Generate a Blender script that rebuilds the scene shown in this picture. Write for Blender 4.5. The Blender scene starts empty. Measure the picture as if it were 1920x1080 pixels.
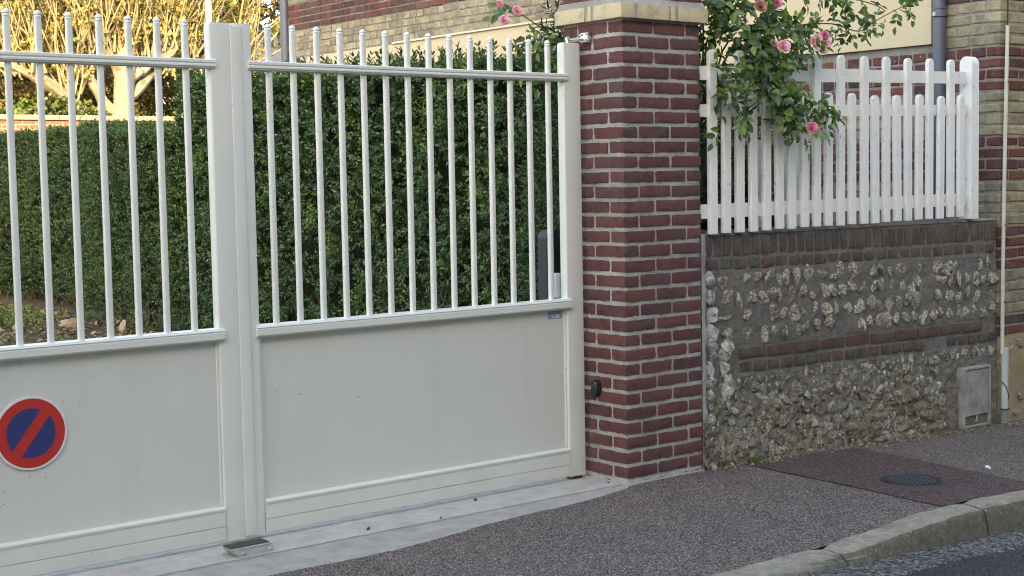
import bpy, math, random
import numpy as np
from mathutils import Vector, Matrix, Euler, noise as mn

random.seed(7)
rng = np.random.default_rng(7)
S = bpy.context.scene
COL = S.collection
rad = math.radians

# ------------------------------------------------------------------ camera
CAM = Vector((-5.118, -5.445, 1.577))
CROT = (rad(85.774), rad(1.051), rad(-38.9))
FPX = 2754.9
cd = bpy.data.cameras.new('camera')
cam = bpy.data.objects.new('camera', cd)
COL.objects.link(cam)
cam.location = CAM
cam.rotation_euler = CROT
cd.sensor_width = 36.0
cd.lens = FPX / 1920.0 * 36.0
cd.clip_start = 0.05
cd.clip_end = 2000.0
S.camera = cam
S.render.resolution_x = 1024
S.render.resolution_y = 576

# ------------------------------------------------------------------ world, sun, exposure
SUN_EL, SUN_AZ = 15.0, -38.0         # the sun stands low over the street side, 38 degrees round towards -X
W = bpy.data.worlds.new('World')
S.world = W
W.use_nodes = True
wn, wl = W.node_tree.nodes, W.node_tree.links
bg = wn['Background']
sky = wn.new('ShaderNodeTexSky')
sky.sky_type = 'NISHITA'
sky.sun_disc = False
sky.sun_elevation = rad(SUN_EL)
sky.sun_rotation = rad(180.0 - SUN_AZ)
sky.air_density = 1.0
sky.dust_density = 2.0
sky.ozone_density = 1.0
wl.new(sky.outputs[0], bg.inputs[0])
bg.inputs[1].default_value = 0.15
sd = bpy.data.lights.new('sun', 'SUN')
sd.energy = 1.05
sd.angle = rad(0.5)
sd.color = (1.0, 0.84, 0.56)
sun = bpy.data.objects.new('sun', sd)
COL.objects.link(sun)
ldir = Vector((-math.sin(rad(SUN_AZ)) * math.cos(rad(SUN_EL)), math.cos(rad(SUN_AZ)) * math.cos(rad(SUN_EL)), -math.sin(rad(SUN_EL))))
sun.rotation_euler = ldir.to_track_quat('-Z', 'Y').to_euler()
S.view_settings.view_transform = 'Standard'
S.view_settings.look = 'None'
S.view_settings.exposure = 2.8
S.view_settings.gamma = 1.0
S.view_settings.use_curve_mapping = False
S.view_settings.use_white_balance = True
S.view_settings.white_balance_temperature = 7850
S.view_settings.white_balance_tint = 14
try:
    S.cycles.max_bounces = 6
    S.cycles.transparent_max_bounces = 6
    S.cycles.use_denoising = True
    S.cycles.filter_width = 1.1
    S.cycles.caustics_reflective = False
    S.cycles.caustics_refractive = False
except Exception:
    pass

# ------------------------------------------------------------------ object helpers
def link(o, parent=None):
    COL.objects.link(o)
    if parent is not None:
        o.parent = parent
    return o

def tag(o, label=None, cat=None, group=None, kind=None):
    if label: o['label'] = label
    if cat: o['category'] = cat
    if group: o['group'] = group
    if kind: o['kind'] = kind
    return o

def empty(name, loc=(0, 0, 0)):
    o = bpy.data.objects.new(name, None)
    o.empty_display_size = 0.1
    o.location = loc
    return link(o)

def mesh(name, V, F, mat=None, smooth=False):
    me = bpy.data.meshes.new(name)
    me.from_pydata([tuple(v) for v in V], [], [tuple(f) for f in F])
    if mat is not None:
        me.materials.append(mat)
    if smooth:
        me.polygons.foreach_set('use_smooth', [True] * len(me.polygons))
    me.update()
    return me

def np_mesh(name, V, F, mat=None, smooth=False):
    """V (n,3), F (m,k) all faces with k corners"""
    V = np.asarray(V, np.float32); F = np.asarray(F, np.int32)
    me = bpy.data.meshes.new(name)
    me.vertices.add(len(V)); me.vertices.foreach_set('co', V.ravel())
    k = F.shape[1]
    me.loops.add(F.size); me.loops.foreach_set('vertex_index', F.ravel())
    me.polygons.add(len(F))
    me.polygons.foreach_set('loop_start', np.arange(0, F.size, k, dtype=np.int32))
    me.polygons.foreach_set('loop_total', np.full(len(F), k, np.int32))
    if smooth:
        me.polygons.foreach_set('use_smooth', np.ones(len(F), bool))
    if mat is not None:
        me.materials.append(mat)
    me.update(calc_edges=True)
    me.validate()
    return me

def ob(name, me, parent=None, loc=None, rot=None, scale=None):
    o = bpy.data.objects.new(name, me)
    link(o, parent)
    if parent is not None and loc is None and parent.location.length > 0:
        pass
    if loc is not None: o.location = loc
    if rot is not None: o.rotation_euler = rot
    if scale is not None: o.scale = scale
    return o

class MB:
    """collects shapes into one mesh, coordinates in the parent's frame"""
    def __init__(s): s.V = []; s.F = []
    def add(s, V, F):
        n = len(s.V); s.V += [tuple(v) for v in V]; s.F += [tuple(i + n for i in f) for f in F]; return s
    def box(s, a, b, c=0.0):
        V, F = box_vf(a, b, c); return s.add(V, F)
    def prism(s, prof, axis, a, b, cap=True):
        n = len(prof); V = []
        for t in (a, b):
            for (u, v) in prof:
                V.append({'x': (t, u, v), 'y': (u, t, v), 'z': (u, v, t)}[axis])
        F = [(i, (i + 1) % n, n + (i + 1) % n, n + i) for i in range(n)]
        if cap: F += [tuple(range(n))[::-1], tuple(range(n, 2 * n))]
        return s.add(V, F)
    def tube(s, pts, r, k=8, cap=True):
        pts = [Vector(p) for p in pts]; rr = r if hasattr(r, '__len__') else [r] * len(pts)
        V = []; up = Vector((0.13, 0.21, 1)).normalized(); N = None
        for i, p in enumerate(pts):
            t = (pts[min(i + 1, len(pts) - 1)] - pts[max(i - 1, 0)])
            t = t.normalized() if t.length > 1e-9 else Vector((0, 0, 1))
            if N is None:
                N = t.orthogonal().normalized()
            N = (N - t * N.dot(t)); N = N.normalized() if N.length > 1e-6 else t.orthogonal().normalized()
            B = t.cross(N)
            for j in range(k):
                a = 2 * math.pi * j / k
                V.append(p + (N * math.cos(a) + B * math.sin(a)) * rr[i])
        F = []
        for i in range(len(pts) - 1):
            for j in range(k):
                F.append((i * k + j, i * k + (j + 1) % k, (i + 1) * k + (j + 1) % k, (i + 1) * k + j))
        if cap: F += [tuple(range(k))[::-1], tuple(range((len(pts) - 1) * k, len(pts) * k))]
        return s.add(V, F)
    def lathe(s, prof, c, axis='z', k=16):
        V = []; F = []
        for (r, h) in prof:
            for j in range(k):
                a = 2 * math.pi * j / k; u, v = r * math.cos(a), r * math.sin(a)
                V.append({'z': (c[0] + u, c[1] + v, c[2] + h), 'y': (c[0] + u, c[1] + h, c[2] + v), 'x': (c[0] + h, c[1] + u, c[2] + v)}[axis])
        n = len(prof)
        for i in range(n - 1):
            for j in range(k):
                F.append((i * k + j, i * k + (j + 1) % k, (i + 1) * k + (j + 1) % k, (i + 1) * k + j))
        F += [tuple(range(k))[::-1], tuple(range((n - 1) * k, n * k))]
        return s.add(V, F)
    def build(s, name, mat, parent=None, smooth=False, recalc=True):
        me = mesh(name, s.V, s.F, mat)
        if recalc:
            import bmesh
            bm = bmesh.new(); bm.from_mesh(me); bmesh.ops.recalc_face_normals(bm, faces=bm.faces); bm.to_mesh(me); bm.free()
        if smooth:
            smooth_by_angle(me)
        return ob(name, me, parent)

def smooth_by_angle(me, ang=35):
    me.polygons.foreach_set('use_smooth', [True] * len(me.polygons))
    try:
        me.set_sharp_from_angle(angle=rad(ang))
    except Exception:
        pass

def box_vf(a, b, c=0.0):
    x0, y0, z0 = a; x1, y1, z1 = b
    if c <= 0:
        V = [(x0, y0, z0), (x1, y0, z0), (x1, y1, z0), (x0, y1, z0), (x0, y0, z1), (x1, y0, z1), (x1, y1, z1), (x0, y1, z1)]
        F = [(0, 3, 2, 1), (4, 5, 6, 7), (0, 1, 5, 4), (1, 2, 6, 5), (2, 3, 7, 6), (3, 0, 4, 7)]
        return V, F
    V = []; idx = {}
    for ix in (0, 1):
        for iy in (0, 1):
            for iz in (0, 1):
                X = (x0, x1)[ix]; Y = (y0, y1)[iy]; Z = (z0, z1)[iz]
                sx, sy, sz = (1, -1)[ix], (1, -1)[iy], (1, -1)[iz]
                for ax in range(3):
                    p = [X + sx * c, Y + sy * c, Z + sz * c]
                    p[ax] = (X, Y, Z)[ax]
                    idx[(ix, iy, iz, ax)] = len(V); V.append(tuple(p))
    F = []
    for ax in range(3):
        o1, o2 = [(1, 2), (2, 0), (0, 1)][ax]
        for s_ in (0, 1):
            q = []
            for (u, v) in ((0, 0), (1, 0), (1, 1), (0, 1)):
                k = [0, 0, 0]; k[ax] = s_; k[o1] = u; k[o2] = v
                q.append(idx[(k[0], k[1], k[2], ax)])
            F.append(tuple(q) if s_ else tuple(q[::-1]))
    for ax in range(3):
        o1, o2 = [(1, 2), (2, 0), (0, 1)][ax]
        for u in (0, 1):
            for v in (0, 1):
                k0 = [0, 0, 0]; k0[o1] = u; k0[o2] = v; k1 = list(k0); k1[ax] = 1
                q = (idx[(*k0, o1)], idx[(*k1, o1)], idx[(*k1, o2)], idx[(*k0, o2)])
                F.append(q if (u == v) else q[::-1])
    for ix in (0, 1):
        for iy in (0, 1):
            for iz in (0, 1):
                q = tuple(idx[(ix, iy, iz, a_)] for a_ in range(3))
                F.append(q if (ix + iy + iz) % 2 == 1 else q[::-1])
    return V, F

RI = Euler(CROT).to_matrix()
def pix(p):
    q = RI.transposed() @ (Vector(p) - CAM)
    if q.z > -0.1: return None
    return 960 + FPX * q.x / -q.z, 540 - FPX * q.y / -q.z
def in_view(p, m=20):
    q = pix(p)
    return q is not None and -m < q[0] < 1920 + m and -m < q[1] < 1080 + m

# ------------------------------------------------------------------ material helpers
class NT:
    def __init__(s, name):
        s.m = bpy.data.materials.new(name); s.m.use_nodes = True
        s.t = s.m.node_tree; s.n = s.t.nodes; s.b = s.n['Principled BSDF']
        s.g = s.n.new('ShaderNodeNewGeometry'); s.P = s.g.outputs['Position']; s.isl = s.g.outputs['Random Per Island']
    def L(s, a, b): s.t.links.new(a, b)
    def put(s, sock, v):
        if isinstance(v, bpy.types.NodeSocket): s.L(v, sock)
        elif v is not None:
            if hasattr(v, '__len__') and len(v) == 3 and sock.type == 'RGBA': v = (*v, 1)
            sock.default_value = v
    def noise(s, scale, detail=3, rough=0.55, vec=None, dist=0.0, col=False):
        n = s.n.new('ShaderNodeTexNoise'); n.inputs['Scale'].default_value = scale; n.inputs['Detail'].default_value = detail
        n.inputs['Roughness'].default_value = rough; n.inputs['Distortion'].default_value = dist
        s.L(vec or s.P, n.inputs['Vector']); return n.outputs['Color' if col else 'Fac']
    def vor(s, scale, feat='F1', out='Distance', vec=None, rnd=1.0):
        n = s.n.new('ShaderNodeTexVoronoi'); n.feature = feat; n.inputs['Scale'].default_value = scale
        n.inputs['Randomness'].default_value = rnd
        s.L(vec or s.P, n.inputs['Vector']); return n.outputs[out]
    def math(s, op, a, b=0.0, c=0.0, clamp=False):
        n = s.n.new('ShaderNodeMath'); n.operation = op; n.use_clamp = clamp
        s.put(n.inputs[0], a); s.put(n.inputs[1], b); s.put(n.inputs[2], c); return n.outputs[0]
    def ramp(s, fac, stops, interp='LINEAR'):
        n = s.n.new('ShaderNodeValToRGB'); cr = n.color_ramp; cr.interpolation = interp
        while len(cr.elements) < len(stops): cr.elements.new(0.5)
        for e, (p, c) in zip(cr.elements, stops):
            e.position = p
            c = (c, c, c) if not hasattr(c, '__len__') else c
            e.color = (*c, 1)
        s.put(n.inputs[0], fac); return n.outputs[0]
    def step(s, v, lo, hi):
        n = s.n.new('ShaderNodeMapRange'); n.interpolation_type = 'SMOOTHSTEP'
        s.put(n.inputs[0], v); n.inputs[1].default_value = lo; n.inputs[2].default_value = hi; return n.outputs[0]
    def mix(s, f, a, b, mode='MIX'):
        n = s.n.new('ShaderNodeMix'); n.data_type = 'RGBA'; n.blend_type = mode
        s.put(n.inputs[0], f); s.put(n.inputs[6], a); s.put(n.inputs[7], b); return n.outputs[2]
    def rnd(s):
        o = s.n.new('ShaderNodeObjectInfo').outputs['Random']
        return s.math('FRACT', s.math('ADD', s.math('MULTIPLY', o, 7.31), s.isl))
    def sep(s):
        n = s.n.new('ShaderNodeSeparateXYZ'); s.L(s.P, n.inputs[0]); return n.outputs
    def scalev(s, v, sc):
        n = s.n.new('ShaderNodeVectorMath'); n.operation = 'MULTIPLY'; s.put(n.inputs[0], v); n.inputs[1].default_value = sc; return n.outputs[0]
    def bump(s, h, strength=0.5, dist=0.005, prev=None):
        n = s.n.new('ShaderNodeBump'); n.inputs['Strength'].default_value = strength; n.inputs['Distance'].default_value = dist
        s.put(n.inputs['Height'], h)
        if prev is not None: s.L(prev, n.inputs['Normal'])
        return n.outputs[0]
    def out(s, col, rough=0.8, normal=None, spec=0.5, **kw):
        s.put(s.b.inputs['Base Color'], col); s.put(s.b.inputs['Roughness'], rough)
        s.b.inputs['Specular IOR Level'].default_value = spec
        if normal is not None: s.L(normal, s.b.inputs['Normal'])
        for k, v in kw.items(): s.put(s.b.inputs[k], v)
        return s.m

def m_brick(name, ramp, lime=0.12, limecol=(0.42, 0.40, 0.36), dark=0.25, bump=0.7, rough=0.88, grime=0.0):
    t = NT(name); r = t.rnd()
    c = t.ramp(r, ramp)
    c = t.mix(t.math('MULTIPLY', t.step(t.noise(14, 4), 0.45, 0.75), 0.55), c, t.mix(1.0, c, (0.45, 0.45, 0.5), 'MULTIPLY'))
    c = t.mix(t.step(t.noise(160, 3), 0.60, 0.72), c, t.mix(1.0, c, (1.6, 1.5, 1.5), 'MULTIPLY'))
    c = t.mix(t.math('MULTIPLY', t.step(t.noise(230, 2), 0.62, 0.70), dark * 2), c, (0.02, 0.016, 0.016))
    if grime: c = t.mix(t.math('MULTIPLY', t.step(t.noise(5.5, 6, 0.72, dist=0.5), 0.42, 0.66), grime), c, t.mix(t.noise(70, 4, 0.7), (0.05, 0.048, 0.042), (0.24, 0.23, 0.20)))
    lm = t.math('MULTIPLY', t.step(t.noise(45, 5, 0.7), 0.62, 0.72), t.step(t.noise(4, 3), 0.45, 0.62))
    c = t.mix(t.math('MULTIPLY', lm, lime * 4, clamp=True), c, limecol)
    h = t.math('ADD', t.noise(90, 5, 0.65), t.math('MULTIPLY', t.noise(400, 2), 0.4))
    return t.out(c, rough, t.bump(h, bump, 0.004), spec=0.3)

RED = [(0.0, (0.115, 0.052, 0.054)), (0.45, (0.14, 0.056, 0.057)), (0.8, (0.16, 0.061, 0.059)), (0.93, (0.17, 0.068, 0.058)), (0.94, (0.115, 0.060, 0.064)), (1.0, (0.13, 0.066, 0.068))]
M = {}
M['brick_pillar'] = m_brick('pillar_brick', RED, 0.30, (0.40, 0.36, 0.34), 0.45, 1.0, grime=0.18)
M['brick_house'] = m_brick('old_red_brick', [(0, (0.06, 0.034, 0.034)), (0.5, (0.12, 0.044, 0.042)), (1, (0.18, 0.06, 0.052))], 0.6, (0.40, 0.38, 0.34), grime=0.4)
M['brick_yellow'] = m_brick('old_yellow_brick', [(0, (0.24, 0.225, 0.165)), (0.5, (0.36, 0.325, 0.22)), (1, (0.44, 0.38, 0.25))], 0.3, (0.30, 0.30, 0.27), 0.5, 1.0, grime=0.75)
M['brick_belt'] = m_brick('buff_brick', [(0, (0.58, 0.49, 0.31)), (1, (0.67, 0.57, 0.38))], 0.05, dark=0.08, bump=0.35)
M['brick_dark'] = m_brick('sooty_brick', [(0, (0.075, 0.062, 0.056)), (0.6, (0.11, 0.085, 0.076)), (0.9, (0.12, 0.080, 0.070)), (1, (0.14, 0.075, 0.066))], 0.5, (0.42, 0.41, 0.37), 0.5, 1.0, grime=0.7)
M['brick_string'] = m_brick('string_course_brick', [(0, (0.095, 0.062, 0.056)), (1, (0.135, 0.070, 0.062))], 0.25, (0.36, 0.34, 0.31), 0.35, 0.9, grime=0.5)
M['brick_garden'] = m_brick('garden_wall_brick', [(0, (0.36, 0.15, 0.09)), (1, (0.48, 0.21, 0.12))], 0.1, dark=0.1)

def m_mortar(name, a, b, sc=25, bump=0.8, speck=None):
    t = NT(name)
    c = t.ramp(t.noise(sc, 6, 0.7), [(0.3, a), (0.72, b)])
    c = t.mix(t.step(t.noise(2.3, 3), 0.4, 0.7), c, t.mix(1.0, c, (0.72, 0.72, 0.72), 'MULTIPLY'))
    c = t.mix(t.step(t.noise(280, 2), 0.62, 0.7), c, speck or (0.45, 0.43, 0.38))
    return t.out(c, 0.95, t.bump(t.math('ADD', t.noise(60, 6, 0.7), t.math('MULTIPLY', t.noise(9, 3), 1.5)), bump, 0.008), spec=0.2)
M['mortar'] = m_mortar('pale_mortar', (0.34, 0.335, 0.32), (0.50, 0.49, 0.465))
M['mortar_grey'] = m_mortar('grey_mortar', (0.20, 0.19, 0.175), (0.33, 0.31, 0.28))
M['mortar_tan'] = m_mortar('sandy_mortar', (0.36, 0.28, 0.16), (0.5, 0.40, 0.24))
M['mortar_cream'] = m_mortar('cream_mortar', (0.45, 0.38, 0.27), (0.6, 0.52, 0.4))

def m_flintwall():
    t = NT('weathered_flint_mortar'); z = t.sep()[2]
    c = t.ramp(t.noise(22, 7, 0.75), [(0.25, (0.13, 0.122, 0.11)), (0.5, (0.19, 0.18, 0.163)), (0.8, (0.29, 0.275, 0.25))])
    low = t.math('SUBTRACT', 1.0, t.step(t.math('ADD', z, t.math('MULTIPLY', t.noise(5, 4), 0.5)), 0.25, 0.75))
    c = t.mix(t.math('MULTIPLY', low, 0.7), c, t.ramp(t.noise(16, 6, 0.7), [(0.3, (0.14, 0.122, 0.086)), (0.5, (0.28, 0.25, 0.18)), (0.7, (0.46, 0.42, 0.32))]))
    c = t.mix(t.step(t.noise(95, 4, 0.7), 0.60, 0.68), c, (0.36, 0.34, 0.29))
    c = t.mix(t.step(t.noise(70, 4, 0.7, vec=t.scalev(t.P, (1, 1, 1.3))), 0.63, 0.70), c, (0.022, 0.02, 0.018))
    h = t.math('ADD', t.noise(40, 7, 0.75), t.math('MULTIPLY', t.noise(180, 3), 0.3))
    return t.out(c, 0.95, t.bump(h, 1.0, 0.014), spec=0.2)
M['flintwall'] = m_flintwall()

def m_flint(name, stops, cortex, amt):
    t = NT(name); r = t.rnd()
    base = t.ramp(r, stops)
    n1 = t.noise(30, 6, 0.72, dist=1.6)
    c = t.mix(t.math('MULTIPLY', t.step(n1, 0.50, 0.55), amt), base, cortex)
    n2 = t.noise(34, 5, 0.65, dist=2.4, vec=t.scalev(t.P, (1.3, 1, 1.1)))
    c = t.mix(t.math('MULTIPLY', t.step(n2, 0.56, 0.60), 0.9), c, (0.05, 0.046, 0.042))
    c = t.mix(t.math('MULTIPLY', t.step(t.noise(17, 3), 0.56, 0.66), 0.6), c, (0.28, 0.18, 0.09))
    wv = t.n.new('ShaderNodeVectorMath'); wv.operation = 'ADD'; t.L(t.P, wv.inputs[0]); t.L(t.scalev(t.noise(30, 3, col=True), (0.03, 0.03, 0.03)), wv.inputs[1])
    ck = t.vor(42, 'DISTANCE_TO_EDGE', vec=wv.outputs[0])
    c = t.mix(t.math('MULTIPLY', t.math('MULTIPLY', t.math('SUBTRACT', 1.0, t.step(ck, 0.02, 0.10)), t.step(t.noise(25, 3), 0.42, 0.52)), 0.85), c, (0.05, 0.045, 0.04))
    c = t.mix(t.step(t.noise(120, 3), 0.62, 0.68), c, (0.16, 0.15, 0.13))
    return t.out(c, t.ramp(n1, [(0.45, 0.4), (0.55, 0.85)]), t.bump(t.math('ADD', t.noise(55, 6, 0.75), t.math('MULTIPLY', n2, 0.8)), 1.0, 0.012), spec=0.4)
M['flint'] = m_flint('flint_stone', [(0.0, (0.13, 0.125, 0.115)), (0.2, (0.30, 0.285, 0.255)), (0.5, (0.46, 0.43, 0.35)), (0.7, (0.34, 0.33, 0.30)), (0.85, (0.55, 0.46, 0.29)), (1.0, (0.52, 0.49, 0.42))], (0.70, 0.65, 0.54), 0.9)
M['flint_dull'] = m_flint('mossy_flint_stone', [(0.0, (0.12, 0.105, 0.07)), (0.4, (0.27, 0.24, 0.165)), (0.7, (0.42, 0.375, 0.26)), (1.0, (0.17, 0.155, 0.12))], (0.52, 0.47, 0.35), 0.7)
def m_lime():
    t = NT('limewashed_stone')
    c = t.ramp(t.noise(30, 5, 0.7), [(0.35, (0.16, 0.14, 0.12)), (0.5, (0.48, 0.46, 0.42)), (0.7, (0.62, 0.6, 0.56))])
    c = t.mix(t.step(t.noise(25, 4, 0.7, vec=t.scalev(t.P, (1.1, 1, 0.9))), 0.60, 0.64), c, (0.16, 0.04, 0.03))
    return t.out(c, 0.9, t.bump(t.noise(60, 5, 0.7), 0.9, 0.008))
M['lime'] = m_lime()

def m_gate(nm, a_, b_):
    t = NT(nm)
    c = t.mix(t.noise(3, 3), a_, b_)
    c = t.mix(t.math('MULTIPLY', t.step(t.noise(75, 1, 0.4), 0.795, 0.81), t.step(t.noise(1.7, 2), 0.42, 0.50)), c, (0.12, 0.09, 0.06))
    stk = t.math('MULTIPLY', t.step(t.noise(16, 4, 0.6, vec=t.scalev(t.P, (1, 1, 0.05))), 0.52, 0.75), 0.10)
    c = t.mix(stk, c, (0.45, 0.43, 0.36))
    c = t.mix(t.math('MULTIPLY', t.step(t.noise(2.2, 5, 0.6), 0.45, 0.7), 0.08), c, (0.40, 0.42, 0.40))
    z = t.sep()[2]
    dirt = t.math('MULTIPLY', t.math('SUBTRACT', 1.0, t.step(z, 0.0, 0.22)), t.noise(9, 4, 0.7))
    c = t.mix(t.math('MULTIPLY', dirt, 0.42), c, (0.32, 0.28, 0.21))
    return t.out(c, 0.38, t.bump(t.noise(300, 2), 0.05, 0.001), spec=0.5)
M['gate'] = m_gate('white_lacquered_metal', (0.70, 0.72, 0.675), (0.74, 0.76, 0.715))
M['gate_panel'] = m_gate('darker_panel_white', (0.64, 0.655, 0.605), (0.67, 0.685, 0.635))  # frame recipe mixed slightly darker, used on the panels
def m_fence():
    t = NT('painted_white_wood')
    g = t.noise(30, 4, 0.6, vec=t.scalev(t.P, (3, 3, 0.25)))
    c = t.mix(g, (0.76, 0.77, 0.755), (0.86, 0.86, 0.845))
    c = t.mix(t.step(t.noise(55, 5, 0.7, vec=t.scalev(t.P, (1, 1, 0.35))), 0.62, 0.68), c, (0.36, 0.33, 0.27))
    c = t.mix(t.math('MULTIPLY', t.step(t.noise(7, 4, 0.6), 0.5, 0.75), 0.3), c, (0.5, 0.53, 0.45))
    return t.out(c, 0.6, t.bump(g, 0.35, 0.002))
M['fence'] = m_fence()

def m_plain(name, col, rough=0.5, metal=0.0, var=0.12, sc=12, bump=0.1, spec=0.5):
    t = NT(name)
    d = tuple(x * (1 - var * 2) for x in col)
    c = t.mix(t.noise(sc, 5, 0.65), d, tuple(min(1, x * (1 + var)) for x in col))
    return t.out(c, rough, t.bump(t.noise(sc * 12, 3), bump, 0.002), spec=spec, **{'Metallic': metal})
M['white_plastic'] = m_plain('white_plastic', (0.62, 0.62, 0.56), 0.45)
M['pale_plastic'] = m_plain('pale_blue_grey_plastic', (0.50, 0.55, 0.56), 0.4)
M['grey_pipe'] = m_plain('weathered_grey_pipe', (0.22, 0.23, 0.23), 0.7)
M['zinc'] = m_plain('zinc_downpipe', (0.12, 0.14, 0.18), 0.45, 0.4)
M['galv'] = m_plain('galvanised_steel', (0.50, 0.54, 0.56), 0.45, 0.25, 0.3, 30)
M['galv_dark'] = m_plain('worn_iron', (0.10, 0.11, 0.12), 0.45, 0.5, 0.3, 40)
M['chrome'] = m_plain('bright_steel', (0.65, 0.65, 0.65), 0.25, 0.9)
M['rubber'] = m_plain('dark_brown_rubber', (0.07, 0.055, 0.045), 0.8)
M['black'] = m_plain('black_plastic', (0.018, 0.019, 0.022), 0.35)
M['bin'] = m_plain('dark_grey_plastic', (0.022, 0.025, 0.030), 0.5)
M['cable'] = m_plain('black_cable', (0.02, 0.02, 0.02), 0.6)
M['render'] = m_plain('cream_render', (0.58, 0.50, 0.345), 0.85, 0, 0.03, 3, 0.2)
M['trim'] = m_plain('pale_trim', (0.66, 0.62, 0.52), 0.6)
M['coping'] = m_plain('peach_coping', (0.52, 0.38, 0.25), 0.8, 0, 0.15, 6)
M['sign_red'] = m_plain('sign_red', (0.55, 0.035, 0.03), 0.45, 0, 0.06)
M['sign_blue'] = m_plain('sign_blue', (0.03, 0.045, 0.17), 0.45, 0, 0.06)
M['sign_white'] = m_plain('sign_white', (0.75, 0.75, 0.73), 0.4, 0, 0.03)
M['sticker_blue'] = m_plain('sticker_blue', (0.22, 0.33, 0.50), 0.4)
M['iron'] = m_plain('cast_iron', (0.035, 0.042, 0.05), 0.55, 0.5, 0.3, 40, 0.4)
M['shoot'] = m_plain('yellow_shoot_bark', (0.42, 0.36, 0.20), 0.8, 0, 0.25, 5, 0.3)
M['twig'] = m_plain('brown_twig', (0.10, 0.075, 0.045), 0.9, 0, 0.3, 20, 0.5)
M['cane'] = m_plain('green_rose_cane', (0.08, 0.10, 0.045), 0.7, 0, 0.25, 20)
M['pole'] = m_plain('pale_wood_pole', (0.6, 0.52, 0.36), 0.8, 0, 0.15, 8)
M['roof'] = m_plain('slate_roof', (0.10, 0.10, 0.11), 0.8, 0, 0.3, 5)
M['plaster'] = m_plain('pale_house_plaster', (0.42, 0.38, 0.31), 0.9, 0, 0.1, 2)
M['pane'] = m_plain('window_glass', (0.03, 0.035, 0.04), 0.1)
M['core'] = m_plain('painted_shade_twigs', (0.022, 0.027, 0.016), 1.0, 0, 0.3, 20, 1.0, spec=0.0)  # twig hull coloured near black to supply the shade between leaves
M['earth'] = m_mortar('garden_soil', (0.06, 0.045, 0.03), (0.14, 0.11, 0.075), 20, 1.0, (0.2, 0.17, 0.1))
M['rock'] = m_plain('pale_boulder', (0.33, 0.28, 0.2), 0.9, 0, 0.3, 12, 1.0)

def m_leaf(name, ramp, rough=0.45, patch=None, trans=0.25, var=None):
    t = NT(name); r = t.rnd()
    c = t.ramp(r, ramp)
    if patch:
        sc, lo, hi, pc = patch
        c = t.mix(t.math('MULTIPLY', t.step(t.noise(sc, 4, 0.6), lo, hi), t.step(r, 0.2, 0.7)), c, pc)
    m = t.out(c, rough, None, spec=0.45)
    tr = t.n.new('ShaderNodeBsdfTranslucent'); mx = t.n.new('ShaderNodeMixShader')
    t.put(tr.inputs[0], t.mix(1.0, c, (1.3, 1.5, 0.6), 'MULTIPLY')); mx.inputs[0].default_value = trans
    t.L(t.b.outputs[0], mx.inputs[1]); t.L(tr.outputs[0], mx.inputs[2])
    t.L(mx.outputs[0], t.n['Material Output'].inputs[0])
    return m
M['leaf_hedge'] = m_leaf('privet_leaf', [(0, (0.030, 0.066, 0.036)), (0.5, (0.048, 0.096, 0.048)), (0.85, (0.072, 0.135, 0.055)), (1, (0.15, 0.23, 0.07))], 0.34, (1.9, 0.50, 0.66, (0.15, 0.235, 0.06)), 0.28)
M['leaf_hedge_far'] = m_leaf('small_hedge_leaf', [(0, (0.030, 0.066, 0.034)), (0.5, (0.052, 0.104, 0.046)), (1, (0.10, 0.175, 0.058))], 0.38, (1.2, 0.48, 0.66, (0.14, 0.185, 0.05)), 0.28)
M['leaf_rose'] = m_leaf('rose_leaf', [(0, (0.045, 0.09, 0.048)), (0.5, (0.085, 0.16, 0.058)), (1, (0.22, 0.31, 0.08))], 0.36, None, 0.3)
M['leaf_dark'] = m_leaf('evergreen_leaf', [(0, (0.022, 0.045, 0.025)), (1, (0.05, 0.09, 0.04))], 0.4)
M['leaf_autumn'] = m_leaf('autumn_leaf', [(0, (0.20, 0.12, 0.045)), (0.3, (0.34, 0.22, 0.08)), (0.6, (0.28, 0.25, 0.08)), (0.85, (0.15, 0.19, 0.05)), (1, (0.40, 0.34, 0.12))], 0.6, (0.6, 0.5, 0.62, (0.16, 0.20, 0.04)), 0.2)
M['leaf_gold'] = m_leaf('yellow_green_leaf', [(0, (0.22, 0.20, 0.06)), (0.6, (0.38, 0.33, 0.10)), (1, (0.5, 0.42, 0.14))], 0.6, None, 0.2)
M['leaf_ivy'] = m_leaf('groundcover_leaf', [(0, (0.08, 0.11, 0.03)), (1, (0.20, 0.25, 0.06))], 0.5, None, 0.2)
M['leaf_litter'] = m_leaf('fallen_leaf', [(0, (0.10, 0.08, 0.04)), (0.5, (0.25, 0.20, 0.11)), (0.75, (0.07, 0.11, 0.03)), (1, (0.33, 0.28, 0.18))], 0.7, None, 0.1)
def m_petal(name, a, b):
    t = NT(name); return t.out(t.mix(t.isl, a, b), 0.6, None, spec=0.2)
M['petal'] = m_petal('pink_petal', (0.70, 0.28, 0.36), (0.88, 0.60, 0.62))
M['petal_deep'] = m_petal('deep_pink_petal', (0.58, 0.14, 0.24), (0.80, 0.36, 0.44))
M['petal_old'] = m_petal('faded_petal', (0.30, 0.14, 0.11), (0.50, 0.30, 0.24))

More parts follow.
